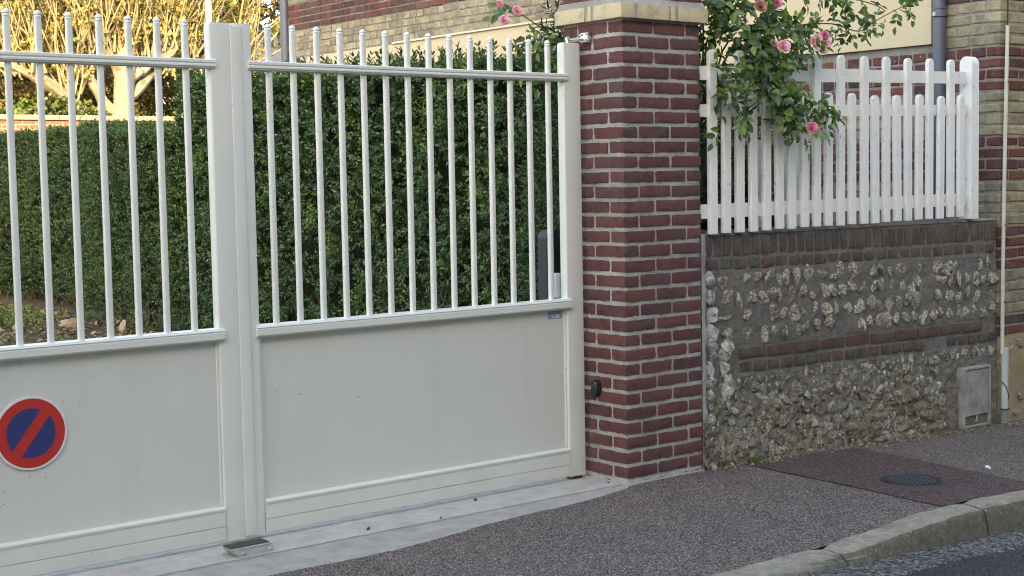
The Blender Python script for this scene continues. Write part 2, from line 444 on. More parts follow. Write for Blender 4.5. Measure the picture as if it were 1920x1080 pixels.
def m_asphalt(name, base, light, dark, sc=115, red=0.0, bump=0.9, dirt=False):
    t = NT(name)
    rc = t.vor(sc, out='Color'); n = t.n.new('ShaderNodeSeparateColor'); t.L(rc, n.inputs[0])
    v = n.outputs[0]
    c = t.ramp(v, [(0.0, dark), (0.35, base), (0.72, tuple((b + l) / 2 for b, l in zip(base, light))), (0.9, light), (1.0, tuple(min(1, l * 1.25) for l in light))])
    d = t.vor(sc)
    c = t.mix(t.step(d, 0.42, 0.75), c, tuple(x * 0.5 for x in dark))
    c = t.mix(t.math('MULTIPLY', t.step(t.noise(1.4, 4, 0.6), 0.4, 0.68), 0.5), c, t.mix(1.0, c, (1.25, 1.2, 1.15), 'MULTIPLY'))
    c = t.mix(t.math('MULTIPLY', t.step(t.noise(3.1, 5, 0.65), 0.52, 0.72), 0.45), c, t.mix(1.0, c, (0.55, 0.56, 0.58), 'MULTIPLY'))
    c = t.mix(t.step(t.noise(150, 2), 0.70, 0.75), c, (0.5, 0.47, 0.44))
    if dirt:
        sp_ = t.sep(); e = t.math('ADD', sp_[1], t.math('MULTIPLY', t.noise(6, 5, 0.7), 0.16))
        dm = t.math('MULTIPLY', t.step(e, -0.06, 0.06), t.step(sp_[0], 0.5, 0.8))
        c = t.mix(t.math('MULTIPLY', dm, 0.8), c, t.ramp(t.noise(60, 6, 0.75), [(0.3, (0.07, 0.06, 0.045)), (0.55, (0.17, 0.15, 0.115)), (0.75, (0.32, 0.29, 0.23))]))
        ln = t.math('SUBTRACT', 1.0, t.step(t.math('ABSOLUTE', t.math('SUBTRACT', t.noise(0.9, 6, 0.6), 0.5)), 0.0, 0.006))
        c = t.mix(t.math('MULTIPLY', ln, t.math('MULTIPLY', t.step(t.noise(1.1, 2), 0.5, 0.6), 0.6)), c, (0.03, 0.026, 0.025))
    h = t.math('SUBTRACT', 1.0, t.vor(sc))
    return t.out(c, 0.85, t.bump(h, bump, 0.006), spec=0.35)
M['pavement'] = m_asphalt('pink_grey_asphalt', (0.165, 0.130, 0.115), (0.38, 0.315, 0.28), (0.062, 0.050, 0.045), 155, dirt=True)
M['patch'] = m_asphalt('reddish_asphalt', (0.088, 0.052, 0.049), (0.22, 0.15, 0.14), (0.045, 0.027, 0.027), 150, bump=0.6, dirt=True)
M['road'] = m_asphalt('dark_road_asphalt', (0.045, 0.046, 0.052), (0.09, 0.09, 0.10), (0.02, 0.02, 0.024), 150)
M['gutter'] = m_asphalt('worn_gutter', (0.12, 0.115, 0.11), (0.22, 0.21, 0.20), (0.05, 0.048, 0.045), 60)
def m_concrete(name, a, b, stain=(0.2, 0.19, 0.17), lichen=False):
    t = NT(name)
    c = t.ramp(t.noise(9, 7, 0.65), [(0.3, a), (0.7, b)])
    c = t.mix(t.math('MULTIPLY', t.step(t.noise(3.5, 5, 0.7), 0.5, 0.7), 0.5), c, stain)
    c = t.mix(t.step(t.noise(130, 3), 0.66, 0.72), c, tuple(x * 0.35 for x in a))
    if lichen:
        c = t.mix(t.step(t.noise(90, 3), 0.62, 0.7), c, (0.42, 0.40, 0.33))
        c = t.mix(t.math('MULTIPLY', t.step(t.noise(24, 5, 0.7), 0.64, 0.68), t.step(t.noise(1.9, 2), 0.52, 0.6)), c, (0.45, 0.30, 0.02))
    return t.out(c, 0.9, t.bump(t.math('ADD', t.noise(50, 6, 0.7), t.math('MULTIPLY', t.noise(250, 2), 0.4)), 0.7, 0.006), spec=0.3)
M['slab'] = m_concrete('threshold_concrete', (0.42, 0.405, 0.37), (0.57, 0.55, 0.51), (0.35, 0.335, 0.31))
M['slab_edge'] = m_concrete('worn_concrete_edge', (0.31, 0.295, 0.27), (0.46, 0.44, 0.405), (0.24, 0.225, 0.20))
def m_kerb():
    t = NT('lichened_granite_kerb')
    c = t.ramp(t.noise(13, 7, 0.7), [(0.3, (0.22, 0.195, 0.15)), (0.55, (0.35, 0.315, 0.25)), (0.75, (0.48, 0.44, 0.37))])
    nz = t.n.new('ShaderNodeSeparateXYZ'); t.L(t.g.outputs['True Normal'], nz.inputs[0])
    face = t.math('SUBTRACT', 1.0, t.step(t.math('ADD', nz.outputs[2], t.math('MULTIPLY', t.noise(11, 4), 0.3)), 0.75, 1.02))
    c = t.mix(t.math('MULTIPLY', face, 0.75), c, t.ramp(t.noise(22, 6, 0.75), [(0.35, (0.07, 0.06, 0.045)), (0.6, (0.17, 0.15, 0.115)), (0.75, (0.29, 0.26, 0.205))]))  # upright faces coloured darker and browner than the top
    c = t.mix(t.step(t.noise(110, 4, 0.7), 0.60, 0.68), c, (0.05, 0.048, 0.038))
    c = t.mix(t.step(t.noise(80, 3), 0.64, 0.70), c, (0.50, 0.48, 0.40))
    c = t.mix(t.math('MULTIPLY', t.step(t.noise(24, 5, 0.7), 0.60, 0.64), t.step(t.noise(1.9, 2), 0.50, 0.56)), c, (0.45, 0.30, 0.02))
    return t.out(c, 0.92, t.bump(t.math('ADD', t.noise(38, 7, 0.75), t.math('MULTIPLY', t.noise(220, 2), 0.3)), 1.0, 0.012), spec=0.25)
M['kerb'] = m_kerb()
M['bark'] = m_concrete('lichened_bark', (0.20, 0.17, 0.115), (0.48, 0.42, 0.30), (0.12, 0.095, 0.06), True)
M['boxpanel'] = m_concrete('weathered_panel', (0.18, 0.18, 0.175), (0.42, 0.42, 0.41), (0.08, 0.075, 0.07), True)

# ------------------------------------------------------------------ ground, pavement, road
def interp(x, tab):
    return float(np.interp(x, [a for a, b in tab], [b for a, b in tab]))
WALL_Z = [(-30, 0.0), (1.3, -0.003), (2.1, -0.045), (3.3, -0.08), (8, -0.22), (30, -0.9)]
KERB_Z = [(-30, 0.0), (-0.25, 0.0), (0.2, 0.024), (0.55, 0.037), (0.8, 0.036), (1.25, 0.018), (3, -0.04), (8, -0.22), (30, -0.9)]
ROAD_Z = [(-30, -0.022), (-0.6, -0.03), (-0.32, -0.05), (0.24, -0.073), (0.68, -0.095), (0.98, -0.108), (3, -0.17), (8, -0.35), (30, -1.05)]
def pave_z(x, y):
    t = min(1, max(0, -y / 1.49))
    return interp(x, WALL_Z) * (1 - t) + interp(x, KERB_Z) * t

def sheet(name, xs, ys, fz, mat, parent=None, kind='structure'):
    V = [(x, y, fz(x, y)) for y in ys for x in xs]
    nx = len(xs)
    F = [(j * nx + i, j * nx + i + 1, (j + 1) * nx + i + 1, (j + 1) * nx + i) for j in range(len(ys) - 1) for i in range(nx - 1)]
    o = ob(name, np_mesh(name, V, F, mat, True), parent)
    if kind and parent is None: o['kind'] = kind
    return o
lin = lambda a, b, n: list(np.linspace(a, b, n))
xs = [-30, -12, -6] + lin(-4, 5, 90) + [8, 14, 30]
def und(x, y, a=0.004): return a * mn.noise(Vector((x * 1.7, y * 1.7, 0)))
# outline of the asphalt against the threshold slab
SL = [(-30, -0.30), (-4.3, -0.33), (-2.8, -0.30), (-2.27, -0.262), (-1.75, -0.278), (-1.4, -0.225), (-1.09, -0.176), (-0.7, -0.135), (-0.36, -0.098), (0.0, -0.022), (0.02, 0.0), (0.6, 0.0), (0.61, 0.04), (30, 0.04)]
def pave_top(x):
    return interp(x, SL)
V = []; nx = len(xs); rows = lin(0, 1, 26)
for r_ in rows:
    for x in xs:
        y0 = -1.485; y1 = pave_top(x) + 0.006 * mn.noise(Vector((x * 9, 3, 0)))
        y = y0 + (y1 - y0) * r_
        V.append((x, y, pave_z(x, y) + und(x, y)))
F = [(j * nx + i, j * nx + i + 1, (j + 1) * nx + i + 1, (j + 1) * nx + i) for j in range(len(rows) - 1) for i in range(nx - 1)]
tag(ob('pavement', np_mesh('pavement', V, F, M['pavement'], True)), kind='structure')

# threshold slab of the gateway, with its lower front strip
slab = empty('gateway_slab'); tag(slab, kind='structure')
xs2 = lin(-4.2, 0.0, 60)
V = []; F = []
def slab_part(name, f0, f1, z, mat):
    mb = MB(); n = len(xs2)
    V = [(x, f0(x), z) for x in xs2] + [(x, f1(x), z) for x in xs2] + [(x, f0(x), z - 0.06) for x in xs2] + [(x, f1(x), z - 0.06) for x in xs2]
    F = [(i, i + 1, n + i + 1, n + i) for i in range(n - 1)] + [(2 * n + i, 2 * n + i + 1, i + 1, i) for i in range(n - 1)] + [(n + i, n + i + 1, 3 * n + i + 1, 3 * n + i) for i in range(n - 1)]
    return ob(name, mesh(name, V, F, mat), slab)
slab_part('slab_top', lambda x: 0.034 + 0.004 * mn.noise(Vector((x * 8, 0, 0))), lambda x: 0.75, 0.004, M['slab'])
slab_part('front_strip', lambda x: min(0.02, pave_top(x) - 0.012), lambda x: 0.0285 + 0.004 * mn.noise(Vector((x * 8, 0, 0))), -0.003, M['slab_edge'])

# reddish trench patch, 4 mm above the pavement
V = []; n = 14; m_ = 24
for j in range(m_ + 1):
    t = j / m_
    y = 0.02 + (-1.487 - 0.02) * t
    xa = 0.862 + (0.59 - 0.862) * t + 0.006 * mn.noise(Vector((0, y * 9, 0))); xb = 1.77 + (1.42 - 1.77) * t + 0.006 * mn.noise(Vector((5, y * 9, 0)))
    for i in range(n + 1):
        x = xa + (xb - xa) * i / n
        V.append((x, y, pave_z(x, y) + und(x, y) + 0.0045))
F = [(j * (n + 1) + i, j * (n + 1) + i + 1, (j + 1) * (n + 1) + i + 1, (j + 1) * (n + 1) + i) for j in range(m_) for i in range(n)]
tag(ob('pavement_patch', np_mesh('pavement_patch', V, F, M['patch'], True)), kind='structure')

# kerb stones
kerb = empty('kerb'); tag(kerb, kind='structure')
for k in range(-12, 14):
    xa = -0.29 + 1.02 * k + 0.006; xb = -0.29 + 1.02 * (k + 1) - 0.006
    V = []; NS = 16; prof = None
    for i in range(NS + 1):
        x = xa + (xb - xa) * i / NS
        kz = interp(x, KERB_Z) + 0.004; rz = interp(x, ROAD_Z)
        e = 0.010 if i in (0, NS) else 0.0
        h = max(kz - rz, 0.02)
        pr = [(-1.485 - e, rz - 0.1), (-1.485 - e, kz - e), (-1.50, kz + 0.002 - e), (-1.53, kz + 0.003 - e), (-1.565, kz + 0.002 - e), (-1.600, kz - 0.001 - e), (-1.616 + e, kz - 0.008 - e), (-1.625 + e, kz - 0.022 * min(1, h / 0.06) - e), (-1.634 + e, kz - 0.55 * h), (-1.648 + e, rz + 0.003), (-1.652 + e, rz - 0.1)]
        for (y, z) in pr:
            q = Vector((x * 14, y * 14, z * 14)); a = 0.006
            V.append((x, y + a * mn.noise(q), z + a * mn.noise(q + Vector((9, 9, 9))) + 0.004 * mn.noise(Vector((x * 40, y * 40, 3)))))
    P = 11
    F = [(i * P + j, i * P + j + 1, (i + 1) * P + j + 1, (i + 1) * P + j) for i in range(NS) for j in range(P - 1)]
    F += [tuple(range(P))[::-1], tuple(range(NS * P, NS * P + P))]
    me = mesh('kerb_stone', V, F, M['kerb']); smooth_by_angle(me, 50)
    ob('kerb_stone', me, kerb)

def rz_(x, y): return interp(x, ROAD_Z)
gy = lin(-1.66, -1.86, 9)
xs3 = [-30, -12, -6] + lin(-4, 5, 180) + [8, 14, 30]
V = []
for j, y in enumerate(gy):
    for x in xs3:
        yy = y + (0.045 * mn.noise(Vector((x * 2.1, 0, 0))) + 0.02 * mn.noise(Vector((x * 9, 0, 2))) if j == len(gy) - 1 else 0)
        V.append((x, yy + (0.02 if j == 0 else 0), rz_(x, y) + 0.006 + (0.006 * mn.noise(Vector((x * 7, y * 18, 0))) if 0 < j < len(gy) - 1 else (-0.01 if j else 0))))
nx = len(xs3)
F = [(j * nx + i, (j + 1) * nx + i, (j + 1) * nx + i + 1, j * nx + i + 1) for j in range(len(gy) - 1) for i in range(nx - 1)]
tag(ob('gutter', np_mesh('gutter', V, F, M['gutter'], True)), kind='structure')
sheet('road', [-300, -60, -30] + lin(-6, 6, 49) + [30, 300], [-8.0, -6, -4, -3, -2.4, -2.0, -1.7], lambda x, y: interp(x, ROAD_Z) + 0.002 * mn.noise(Vector((x * 3, y * 3, 0))), M['road'])
sheet('opposite_pavement', [-300, -30, 0, 30, 300], [-10.5, -8.0], lambda x, y: interp(x, ROAD_Z) + 0.05, M['pavement'])
sheet('ground', lin(-400, 400, 9), lin(-400, 400, 9), lambda x, y: -1.3, M['earth'])
sheet('garden_soil', lin(-14, 3.3, 60), lin(0.76, 18.6, 60), lambda x, y: -0.03 + 0.02 * mn.noise(Vector((x, y, 0))) + 0.05 * max(0, min(1, (y - 9) / 3)), M['earth'])
sheet('garden_soil', lin(3.4, 40, 30), lin(9.1, 18.6, 20), lambda x, y: -0.0 + 0.02 * mn.noise(Vector((x, y, 0))), M['earth'])
sheet('terrace', [-300, -40, 0, 20, 60, 300], [18.8, 30, 60, 300], lambda x, y: 2.3, M['earth'])

# ------------------------------------------------------------------ bricks
def brick_mesh(name, lx, ly, lz, mat, seed, segs=(6, 2, 2), amp=0.0022, cham=0.004):
    """uneven hand-made brick centred on the origin"""
    r = random.Random(seed); off = Vector((r.random() * 50, r.random() * 50, r.random() * 50))
    nx, ny, nz = segs; V = []; idx = {}; F = []
    def vert(i, j, k):
        key = (i, j, k)
        if key in idx: return idx[key]
        p = Vector((-lx / 2 + lx * i / nx, -ly / 2 + ly * j / ny, -lz / 2 + lz * k / nz))
        c = Vector((max(-lx / 2 + cham * 2, min(lx / 2 - cham * 2, p.x)), max(-ly / 2 + cham * 2, min(ly / 2 - cham * 2, p.y)), max(-lz / 2 + cham * 2, min(lz / 2 - cham * 2, p.z))))
        d = p - c
        if (abs(d.x) > 0) + (abs(d.y) > 0) + (abs(d.z) > 0) >= 2:
            p = c + d.normalized() * cham * 2
        q = (p + off) * 45
        p = p + Vector((mn.noise(q), mn.noise(q + Vector((7, 1, 3))), mn.noise(q + Vector((2, 9, 5))))) * amp
        idx[key] = len(V); V.append(p); return idx[key]
    for (a, b, na, nb, fn) in (('x', 0, ny, nz, 0), ('x', nx, ny, nz, 0), ('y', 0, nx, nz, 1), ('y', ny, nx, nz, 1), ('z', 0, nx, ny, 2), ('z', nz, nx, ny, 2)):
        for u in range(na):
            for v in range(nb):
                c4 = [(u, v), (u + 1, v), (u + 1, v + 1), (u, v + 1)]
                f = []
                for (p_, q_) in c4:
                    f.append(vert(b, p_, q_) if a == 'x' else vert(p_, b, q_) if a == 'y' else vert(p_, q_, b))
                flip = (a == 'x' and b == 0) or (a == 'y' and b != 0) or (a == 'z' and b == 0)
                F.append(tuple(f[::-1]) if flip else tuple(f))
    me = mesh(name, V, F, mat); smooth_by_angle(me, 50)
    return me
def variants(lx, ly, lz, mat, n=5, **kw):
    return [brick_mesh('brick', lx, ly, lz, mat, i * 13 + int(lx * 1000), **kw) for i in range(n)]

COURSE = 0.0759
def pillar(x0, label):
    root = empty('brick_pillar', (x0, 0, 0)); tag(root, label, 'pillar', 'red brick pillars on either side of the gate')
    full = variants(0.2165, 0.105, 0.0585, M['brick_pillar'], 8, segs=(14, 7, 4), amp=0.0042, cham=0.0035)
    h = 0.0759
    for k in range(-2, 34):
        z = 0.06 + k * COURSE + (0.088 if k > 30 else 0)
        if k in (-2,): continue
        if k % 2 == 0:
            L = [(0, 0, 'x'), (.23, 0, 'x'), (.46, 0, 'y'), (.46, .23, 'y'), (0, .115, 'y'), (0, .345, 'x'), (.23, .345, 'x')]
        else:
            L = [(0, 0, 'y'), (.115, 0, 'x'), (.345, 0, 'x'), (.46, .115, 'y'), (.115, .345, 'x'), (.345, .345, 'x'), (0, .23, 'y')]
        for (x, y, d) in L:
            c = (x + (0.11 if d == 'x' else 0.0525), y + (0.0525 if d == 'x' else 0.11), z)
            o = ob('brick', random.choice(full), root, (c[0] + random.uniform(-.0015, .0015), c[1] + random.uniform(-.0012, .0012), c[2] + random.uniform(-.0015, .0015)),
                   (random.choice((0, math.pi)), random.uniform(-.006, .006), (0 if d == 'x' else math.pi / 2) + random.choice((0, math.pi)) + random.uniform(-.004, .004)))
    # mortar body: a lumpy box 4 mm behind the brick faces
    e = 0.0065; V = []; F = []
    N = 150; ring = []
    a, b, c_, d_ = e, 0.565 - e, e, 0.45 - e
    per = [(a + (b - a) * i / 16, c_) for i in range(16)] + [(b, c_ + (d_ - c_) * i / 12) for i in range(12)] + [(b - (b - a) * i / 16, d_) for i in range(16)] + [(a, d_ - (d_ - c_) * i / 12) for i in range(12)]
    zt = 2.62
    for j in range(N + 1):
        z = -0.15 + (zt + 0.15) * j / N
        for (x, y) in per:
            q = Vector((x * 30, y * 30, z * 30)); am = 0.0022
            cx = 0.2825; cy = 0.225
            nx_ = (-1 if x <= a + 1e-6 else (1 if x >= b - 1e-6 else 0)); ny_ = (-1 if y <= c_ + 1e-6 else (1 if y >= d_ - 1e-6 else 0))
            dd = am * mn.noise(q) + (0.0 if z > 0 else 0.012)
            V.append((x + nx_ * dd, y + ny_ * dd, z))
    P = len(per)
    F = [(j * P + i, j * P + (i + 1) % P, (j + 1) * P + (i + 1) % P, (j + 1) * P + i) for j in range(N) for i in range(P)]
    F.append(tuple(range(N * P, N * P + P)))
    ob('mortar', mesh('mortar', V, F, M['mortar'], True), root)
    # buff belt course
    def belt(ax, ay, bx, by): 
        me = brick_mesh('belt_brick', bx - ax, by - ay, 0.078, M['brick_belt'], int(ax * 999 + ay * 77) + 5, segs=(6, 4, 3), amp=0.0022)
        ob('belt_brick', me, root, ((ax + bx) / 2, (ay + by) / 2, 2.413))
    o_ = -0.032
    belt(o_, o_, 0.068, 0.178); belt(0.088, o_, 0.305, 0.07); belt(0.323, o_, 0.357, 0.07); belt(0.375, o_, 0.597, 0.07)
    belt(o_, 0.196, 0.07, 0.226); belt(o_, 0.245, 0.07, 0.482); belt(0.5, 0.09, 0.597, 0.3); belt(0.5, 0.32, 0.597, 0.482); belt(0.09, 0.39, 0.48, 0.482)
    mb = MB(); mb.prism([(-0.024, 2.448), (0.0, 2.482), (0.45, 2.482), (0.474, 2.448), (0.474, 2.378), (-0.024, 2.378)], 'x', -0.022, 0.587)
    mb.build('belt_mortar', M['mortar'], root)
    mb = MB(); mb.box((-0.05, -0.05, 2.63), (0.615, 0.5, 2.70), 0.01); mb.build('capstone', M['slab'], root)
    return root
P1 = pillar(0.0, 'red brick pillar with a buff belt course between the white gate and the flint wall')
P2 = pillar(-4.86, 'red brick pillar at the far left end of the white gate')

# ------------------------------------------------------------------ gate
YF = 0.28
def rrect(x0, x1, y0, y1, r, n=4):
    P = []
    for (cx, cy, a0) in ((x1 - r, y1 - r, 0), (x0 + r, y1 - r, 90), (x0 + r, y0 + r, 180), (x1 - r, y0 + r, 270)):
        for i in range(n + 1):
            a = rad(a0 + 90 * i / n); P.append((cx + r * math.cos(a), cy + r * math.sin(a)))
    return P
_bar = MB(); _bar.prism(rrect(-0.0125, 0.0125, -0.0125, 0.0125, 0.0065, 3), 'z', 0.0, 1.295)
bar_me = None
def gate_leaf(name_label, xa, xb, bars, stileL, stileR, cover=False):
    """xa..xb outer width; stile tuples (x0,x1)"""
    root = empty('gate_leaf', ((xa + xb) / 2, YF, 0.0)); tag(root, name_label, 'gate', 'leaves of the white gate')
    dx = -(xa + xb) / 2; dy = -YF
    def T(mb): mb.V = [(x + dx, y + dy, z) for x, y, z in mb.V]; return mb
    for (s0, s1) in (stileL, stileR):
        mb = MB(); prof = rrect(s0, s1, YF, YF + 0.055, 0.010)
        n = len(prof)
        mb.prism(prof, 'z', 0.022, 2.262)
        mb.prism([(s0 + (x - s0) * 0.94 + 0.03 * (s1 - s0) if 0 else x * 0.94 + (s0 + s1) / 2 * 0.06, YF + 0.0275 + (y - YF - 0.0275) * 0.9) for x, y in prof], 'z', 2.2625, 2.271)
        T(mb).build('stile', M['gate'], root, True)
    l, r = stileL[1], stileR[0]
    el, er = l - 0.022, r + 0.022
    # top rail
    mb = MB(); y0 = YF - 0.012
    mb.prism([(y0, 2.082), (y0 + .004, 2.078), (y0 + .006, 2.086 - .012), (y0 + .050, 2.072), (y0 + .050, 2.112), (y0 + .004, 2.112), (y0, 2.108), (y0, 2.098), (y0 + .0035, 2.096), (y0 + .0035, 2.091), (y0, 2.089)], 'x', el, er)
    T(mb).build('top_rail', M['gate'], root)
    # middle rail
    mb = MB(); y0 = YF - 0.018
    mb.prism([(y0, 0.946), (y0 + .006, 0.955), (y0 + .062, 0.957), (y0 + .062, 0.900), (y0 + .016, 0.900), (y0 + .014, 0.906), (y0 + .002, 0.909), (y0, 0.913), (y0, 0.938), (y0 + .004, 0.940), (y0 + .004, 0.943)], 'x', el, er)
    T(mb).build('middle_rail', M['gate'], root)
    # panel
    mb = MB(); mb.box((l - 0.01, YF + 0.018, 0.160), (r + 0.01, YF + 0.038, 0.905)); T(mb).build('panel', M['gate_panel'], root)
    # beads round the panel
    for (bx0, bx1) in ((l + 0.0005, l + 0.011), (r - 0.011, r - 0.0005)):
        mb = MB(); mb.prism([(bx0, YF + 0.019), (bx0, YF + 0.012), ((bx0 + bx1) / 2, YF + 0.010), (bx1, YF + 0.012), (bx1, YF + 0.019)], 'z', 0.181, 0.899); T(mb).build('glazing_bead', M['gate'], root)
    # bottom boards with a moulding
    y0 = YF - 0.004
    mb = MB(); mb.prism([(y0 + .045, 0.176), (y0 + .010, 0.176), (y0 - .004, 0.171), (y0 - .006, 0.166), (y0 - .004, 0.162), (y0 - .004, 0.158), (y0, 0.156), (y0, 0.0905), (y0 + .005, 0.0885), (y0 + .045, 0.0885)], 'x', l - 0.0005, r + 0.0005)
    T(mb).build('bottom_board', M['gate'], root)
    mb = MB(); mb.prism([(y0 + .045, 0.0880), (y0 + .005, 0.0880), (y0, 0.0860), (y0, 0.030), (y0 + .004, 0.026), (y0 + .045, 0.026)], 'x', l - 0.0005, r + 0.0005)
    T(mb).build('bottom_board', M['gate'], root)
    if cover:   # astragal strip that covers the joint of the leaves
        mb = MB(); mb.prism(rrect(stileL[0] - 0.018, stileL[0] + 0.036, YF - 0.007, YF - 0.0005, 0.003, 3), 'z', 0.03, 2.255)
        T(mb).build('cover_strip', M['gate'], root, True)
    global bar_me, fin_me
    if bar_me is None:
        bar_me = mesh('bar', _bar.V, _bar.F, M['gate']); smooth_by_angle(bar_me, 40)
        f = MB(); f.lathe([(0.0130, 0.0), (0.0155, 0.001), (0.0155, 0.006), (0.0125, 0.008), (0.0125, 0.011), (0.0155, 0.013), (0.0150, 0.018), (0.0105, 0.024), (0.004, 0.0285), (0.0005, 0.0295)], (0, 0, 0), 'z', 14)
        fin_me = mesh('finial', f.V, f.F, M['gate']); smooth_by_angle(fin_me, 60)
    for x in bars:
        b = ob('bar', bar_me, root, (x + dx, 0.0165, 0.955))
        ob('finial', fin_me, b, (0, 0, 1.295))
    return root
G = gate_leaf('right leaf of the white metal gate, beside the brick pillar, with a blue sticker', -2.028, -0.03, [-1.8495 + 0.12385 * i for i in range(14)], (-2.028, -1.941), (-0.146, -0.03), True)
GL = gate_leaf('left leaf of the white metal gate, carrying the round no parking sign', -4.05, -2.032, [-2.2485 - 0.1265 * i for i in range(14)], (-4.05, -3.95), (-2.142, -2.032))
gx, gy_ = G.location.x, G.location.y
def TG(mb): mb.V = [(x - gx, y - gy_, z) for x, y, z in mb.V]; return mb
# sticker
mb = MB(); mb.box((-0.262, YF + 0.0165, 0.846), (-0.172, YF + 0.0178, 0.896)); st = TG(mb).build('sticker', M['sticker_blue'], G); tag(st, 'small pale blue sticker with white print')
mb = MB(); y0 = YF + 0.0155
mb.box((-0.262, y0, 0.846), (-0.172, y0 + .0008, 0.855))
for k, (a, b, z) in enumerate(((-.245, -.228, .872), (-.224, -.214, .876), (-.21, -.19, .870), (-.188, -.178, .874), (-.24, -.185, .862))):
    mb.box((a, y0, z), (b, y0 + .0008, z + .004 + .002 * (k % 3)))
mb2 = TG(mb).build('print', M['sign_white'], st)
# top hinge bracket
mb = MB()
mb.tube([(-0.088, 0.31, 2.262), (-0.088, 0.31, 2.30)], 0.010, 10); mb.lathe([(0.014, 0), (0.014, 0.012), (0.008, 0.018)], (-0.088, 0.31, 2.286), 'z', 10)
mb.tube([(-0.088, 0.31, 2.288), (-0.045, 0.28, 2.289), (-0.012, 0.262, 2.292)], 0.006, 8)
mb.box((-0.026, 0.225, 2.272), (-0.001, 0.285, 2.325), 0.004)
for dy, dz in ((.236, 2.284), (.274, 2.284), (.236, 2.313), (.274, 2.313)): mb.tube([(-0.036, dy, dz), (-0.02, dy, dz)], 0.005, 6)
TG(mb).build('hinge', M['chrome'], G)
mb = MB(); mb.box((-0.125, 0.288, 0.002), (-0.052, 0.335, 0.0215), 0.004); TG(mb).build('pivot', M['rubber'], G)
mb = MB(); mb.box((-0.166, 0.338, 0.958), (-0.118, 0.40, 1.085), 0.004); TG(mb).build('lock_case', M['pale_plastic'], G)

# no parking sign hung on the left leaf
sg = empty('no_parking_sign', (-2.980, YF + 0.016, 0.602)); tag(sg, 'round red and blue no parking sign on the left gate panel', 'sign')
def disc(name, r, y0, y1, mat, k=72):
    mb = MB(); mb.lathe([(r, y1), (r, y0 + 0.0006), (r - 0.0008, y0)], (0, 0, 0), 'y', k); return mb.build(name, mat, sg, False)
disc('rim', 0.1485, -0.006, 0.0, M['sign_white']); disc('red_ring', 0.1395, -0.0068, -0.0062, M['sign_red'])
al = rad(52)
for sgn in (-1, 1):
    r, w = 0.100, 0.0225; a0 = math.asin(w / r); P = []
    for i in range(33):
        a = a0 + (math.pi - 2 * a0) * i / 32; u, v = r * math.cos(a), sgn * r * math.sin(a)
        P.append((u * math.cos(al) - v * math.sin(al), u * math.sin(al) + v * math.cos(al)))
    mb = MB(); mb.prism(P, 'y', -0.0078, -0.0070); mb.build('blue_field', M['sign_blue'], sg)

# galvanised stop under the meeting stiles
sp = empty('gate_stop', (-2.135, 0.08, 0)); tag(sp, 'galvanised steel gate stop on the concrete below the meeting stiles', 'gate stop')
V = [(-0.115, -0.055, 0.046), (0.100, -0.055, 0.046), (0.100, -0.060, 0.004), (-0.082, -0.060, 0.004), (-0.115, 0.06, 0.046), (0.100, 0.06, 0.046), (0.100, 0.06, 0.004), (-0.082, 0.06, 0.004)]
F = [(0, 3, 2, 1), (0, 1, 5, 4), (1, 2, 6, 5), (0, 4, 7, 3), (3, 7, 6, 2), (4, 5, 6, 7)]
ob('bracket', mesh('bracket', V, F, M['galv']), sp)
mb = MB(); mb.box((-0.118, -0.058, 0.0465), (0.103, -0.033, 0.0485)); mb.build('flange', M['galv'], sp)
mb = MB(); mb.box((-0.108, -0.030, 0.0487), (0.095, 0.06, 0.0535), 0.001); mb.build('rubber_stop', M['rubber'], sp)
for x in (-0.06, 0.085):
    mb = MB(); mb.lathe([(0.009, 0), (0.009, -0.006), (0.004, -0.009)], (x, -0.0555, 0.022), 'y', 8); mb.build('bolt', M['galv'], sp)
sp.scale = (0.9, 0.8, 0.8); sp.location = (-2.128, 0.10, 0.001)

# black photocell on the side of the pillar
pc = empty('photocell', (0.0, 0.214, 0.48)); tag(pc, 'small black gate photocell on the pillar side above the slab', 'sensor')
mb = MB(); P = [(-0.036 + 0.0 * 0, 0)]
prof = [(0.027 * math.cos(rad(a)), 0.046 * math.sin(rad(a))) for a in range(-90, 271, 20)]
V = []; F = []; n = len(prof) - 1
for (s_, xo) in ((1.0, 0.002), (1.0, -0.018), (0.93, -0.028), (0.7, -0.034), (0.3, -0.036)):
    for (y, z) in prof[:n]: V.append((xo, y * s_, z * (0.6 + 0.4 * s_) * 1.03))
for i in range(4):
    for j in range(n): F.append((i * n + j, i * n + (j + 1) % n, (i + 1) * n + (j + 1) % n, (i + 1) * n + j))
F.append(tuple(range(4 * n, 5 * n)))
me = mesh('housing', V, F, M['black']); smooth_by_angle(me, 50); ob('housing', me, pc)
mb = MB(); mb.lathe([(0.012, 0), (0.012, -0.002), (0.009, -0.004)], (-0.0345, 0.005, 0.012), 'x', 14); mb.build('lens', M['pane'], pc)

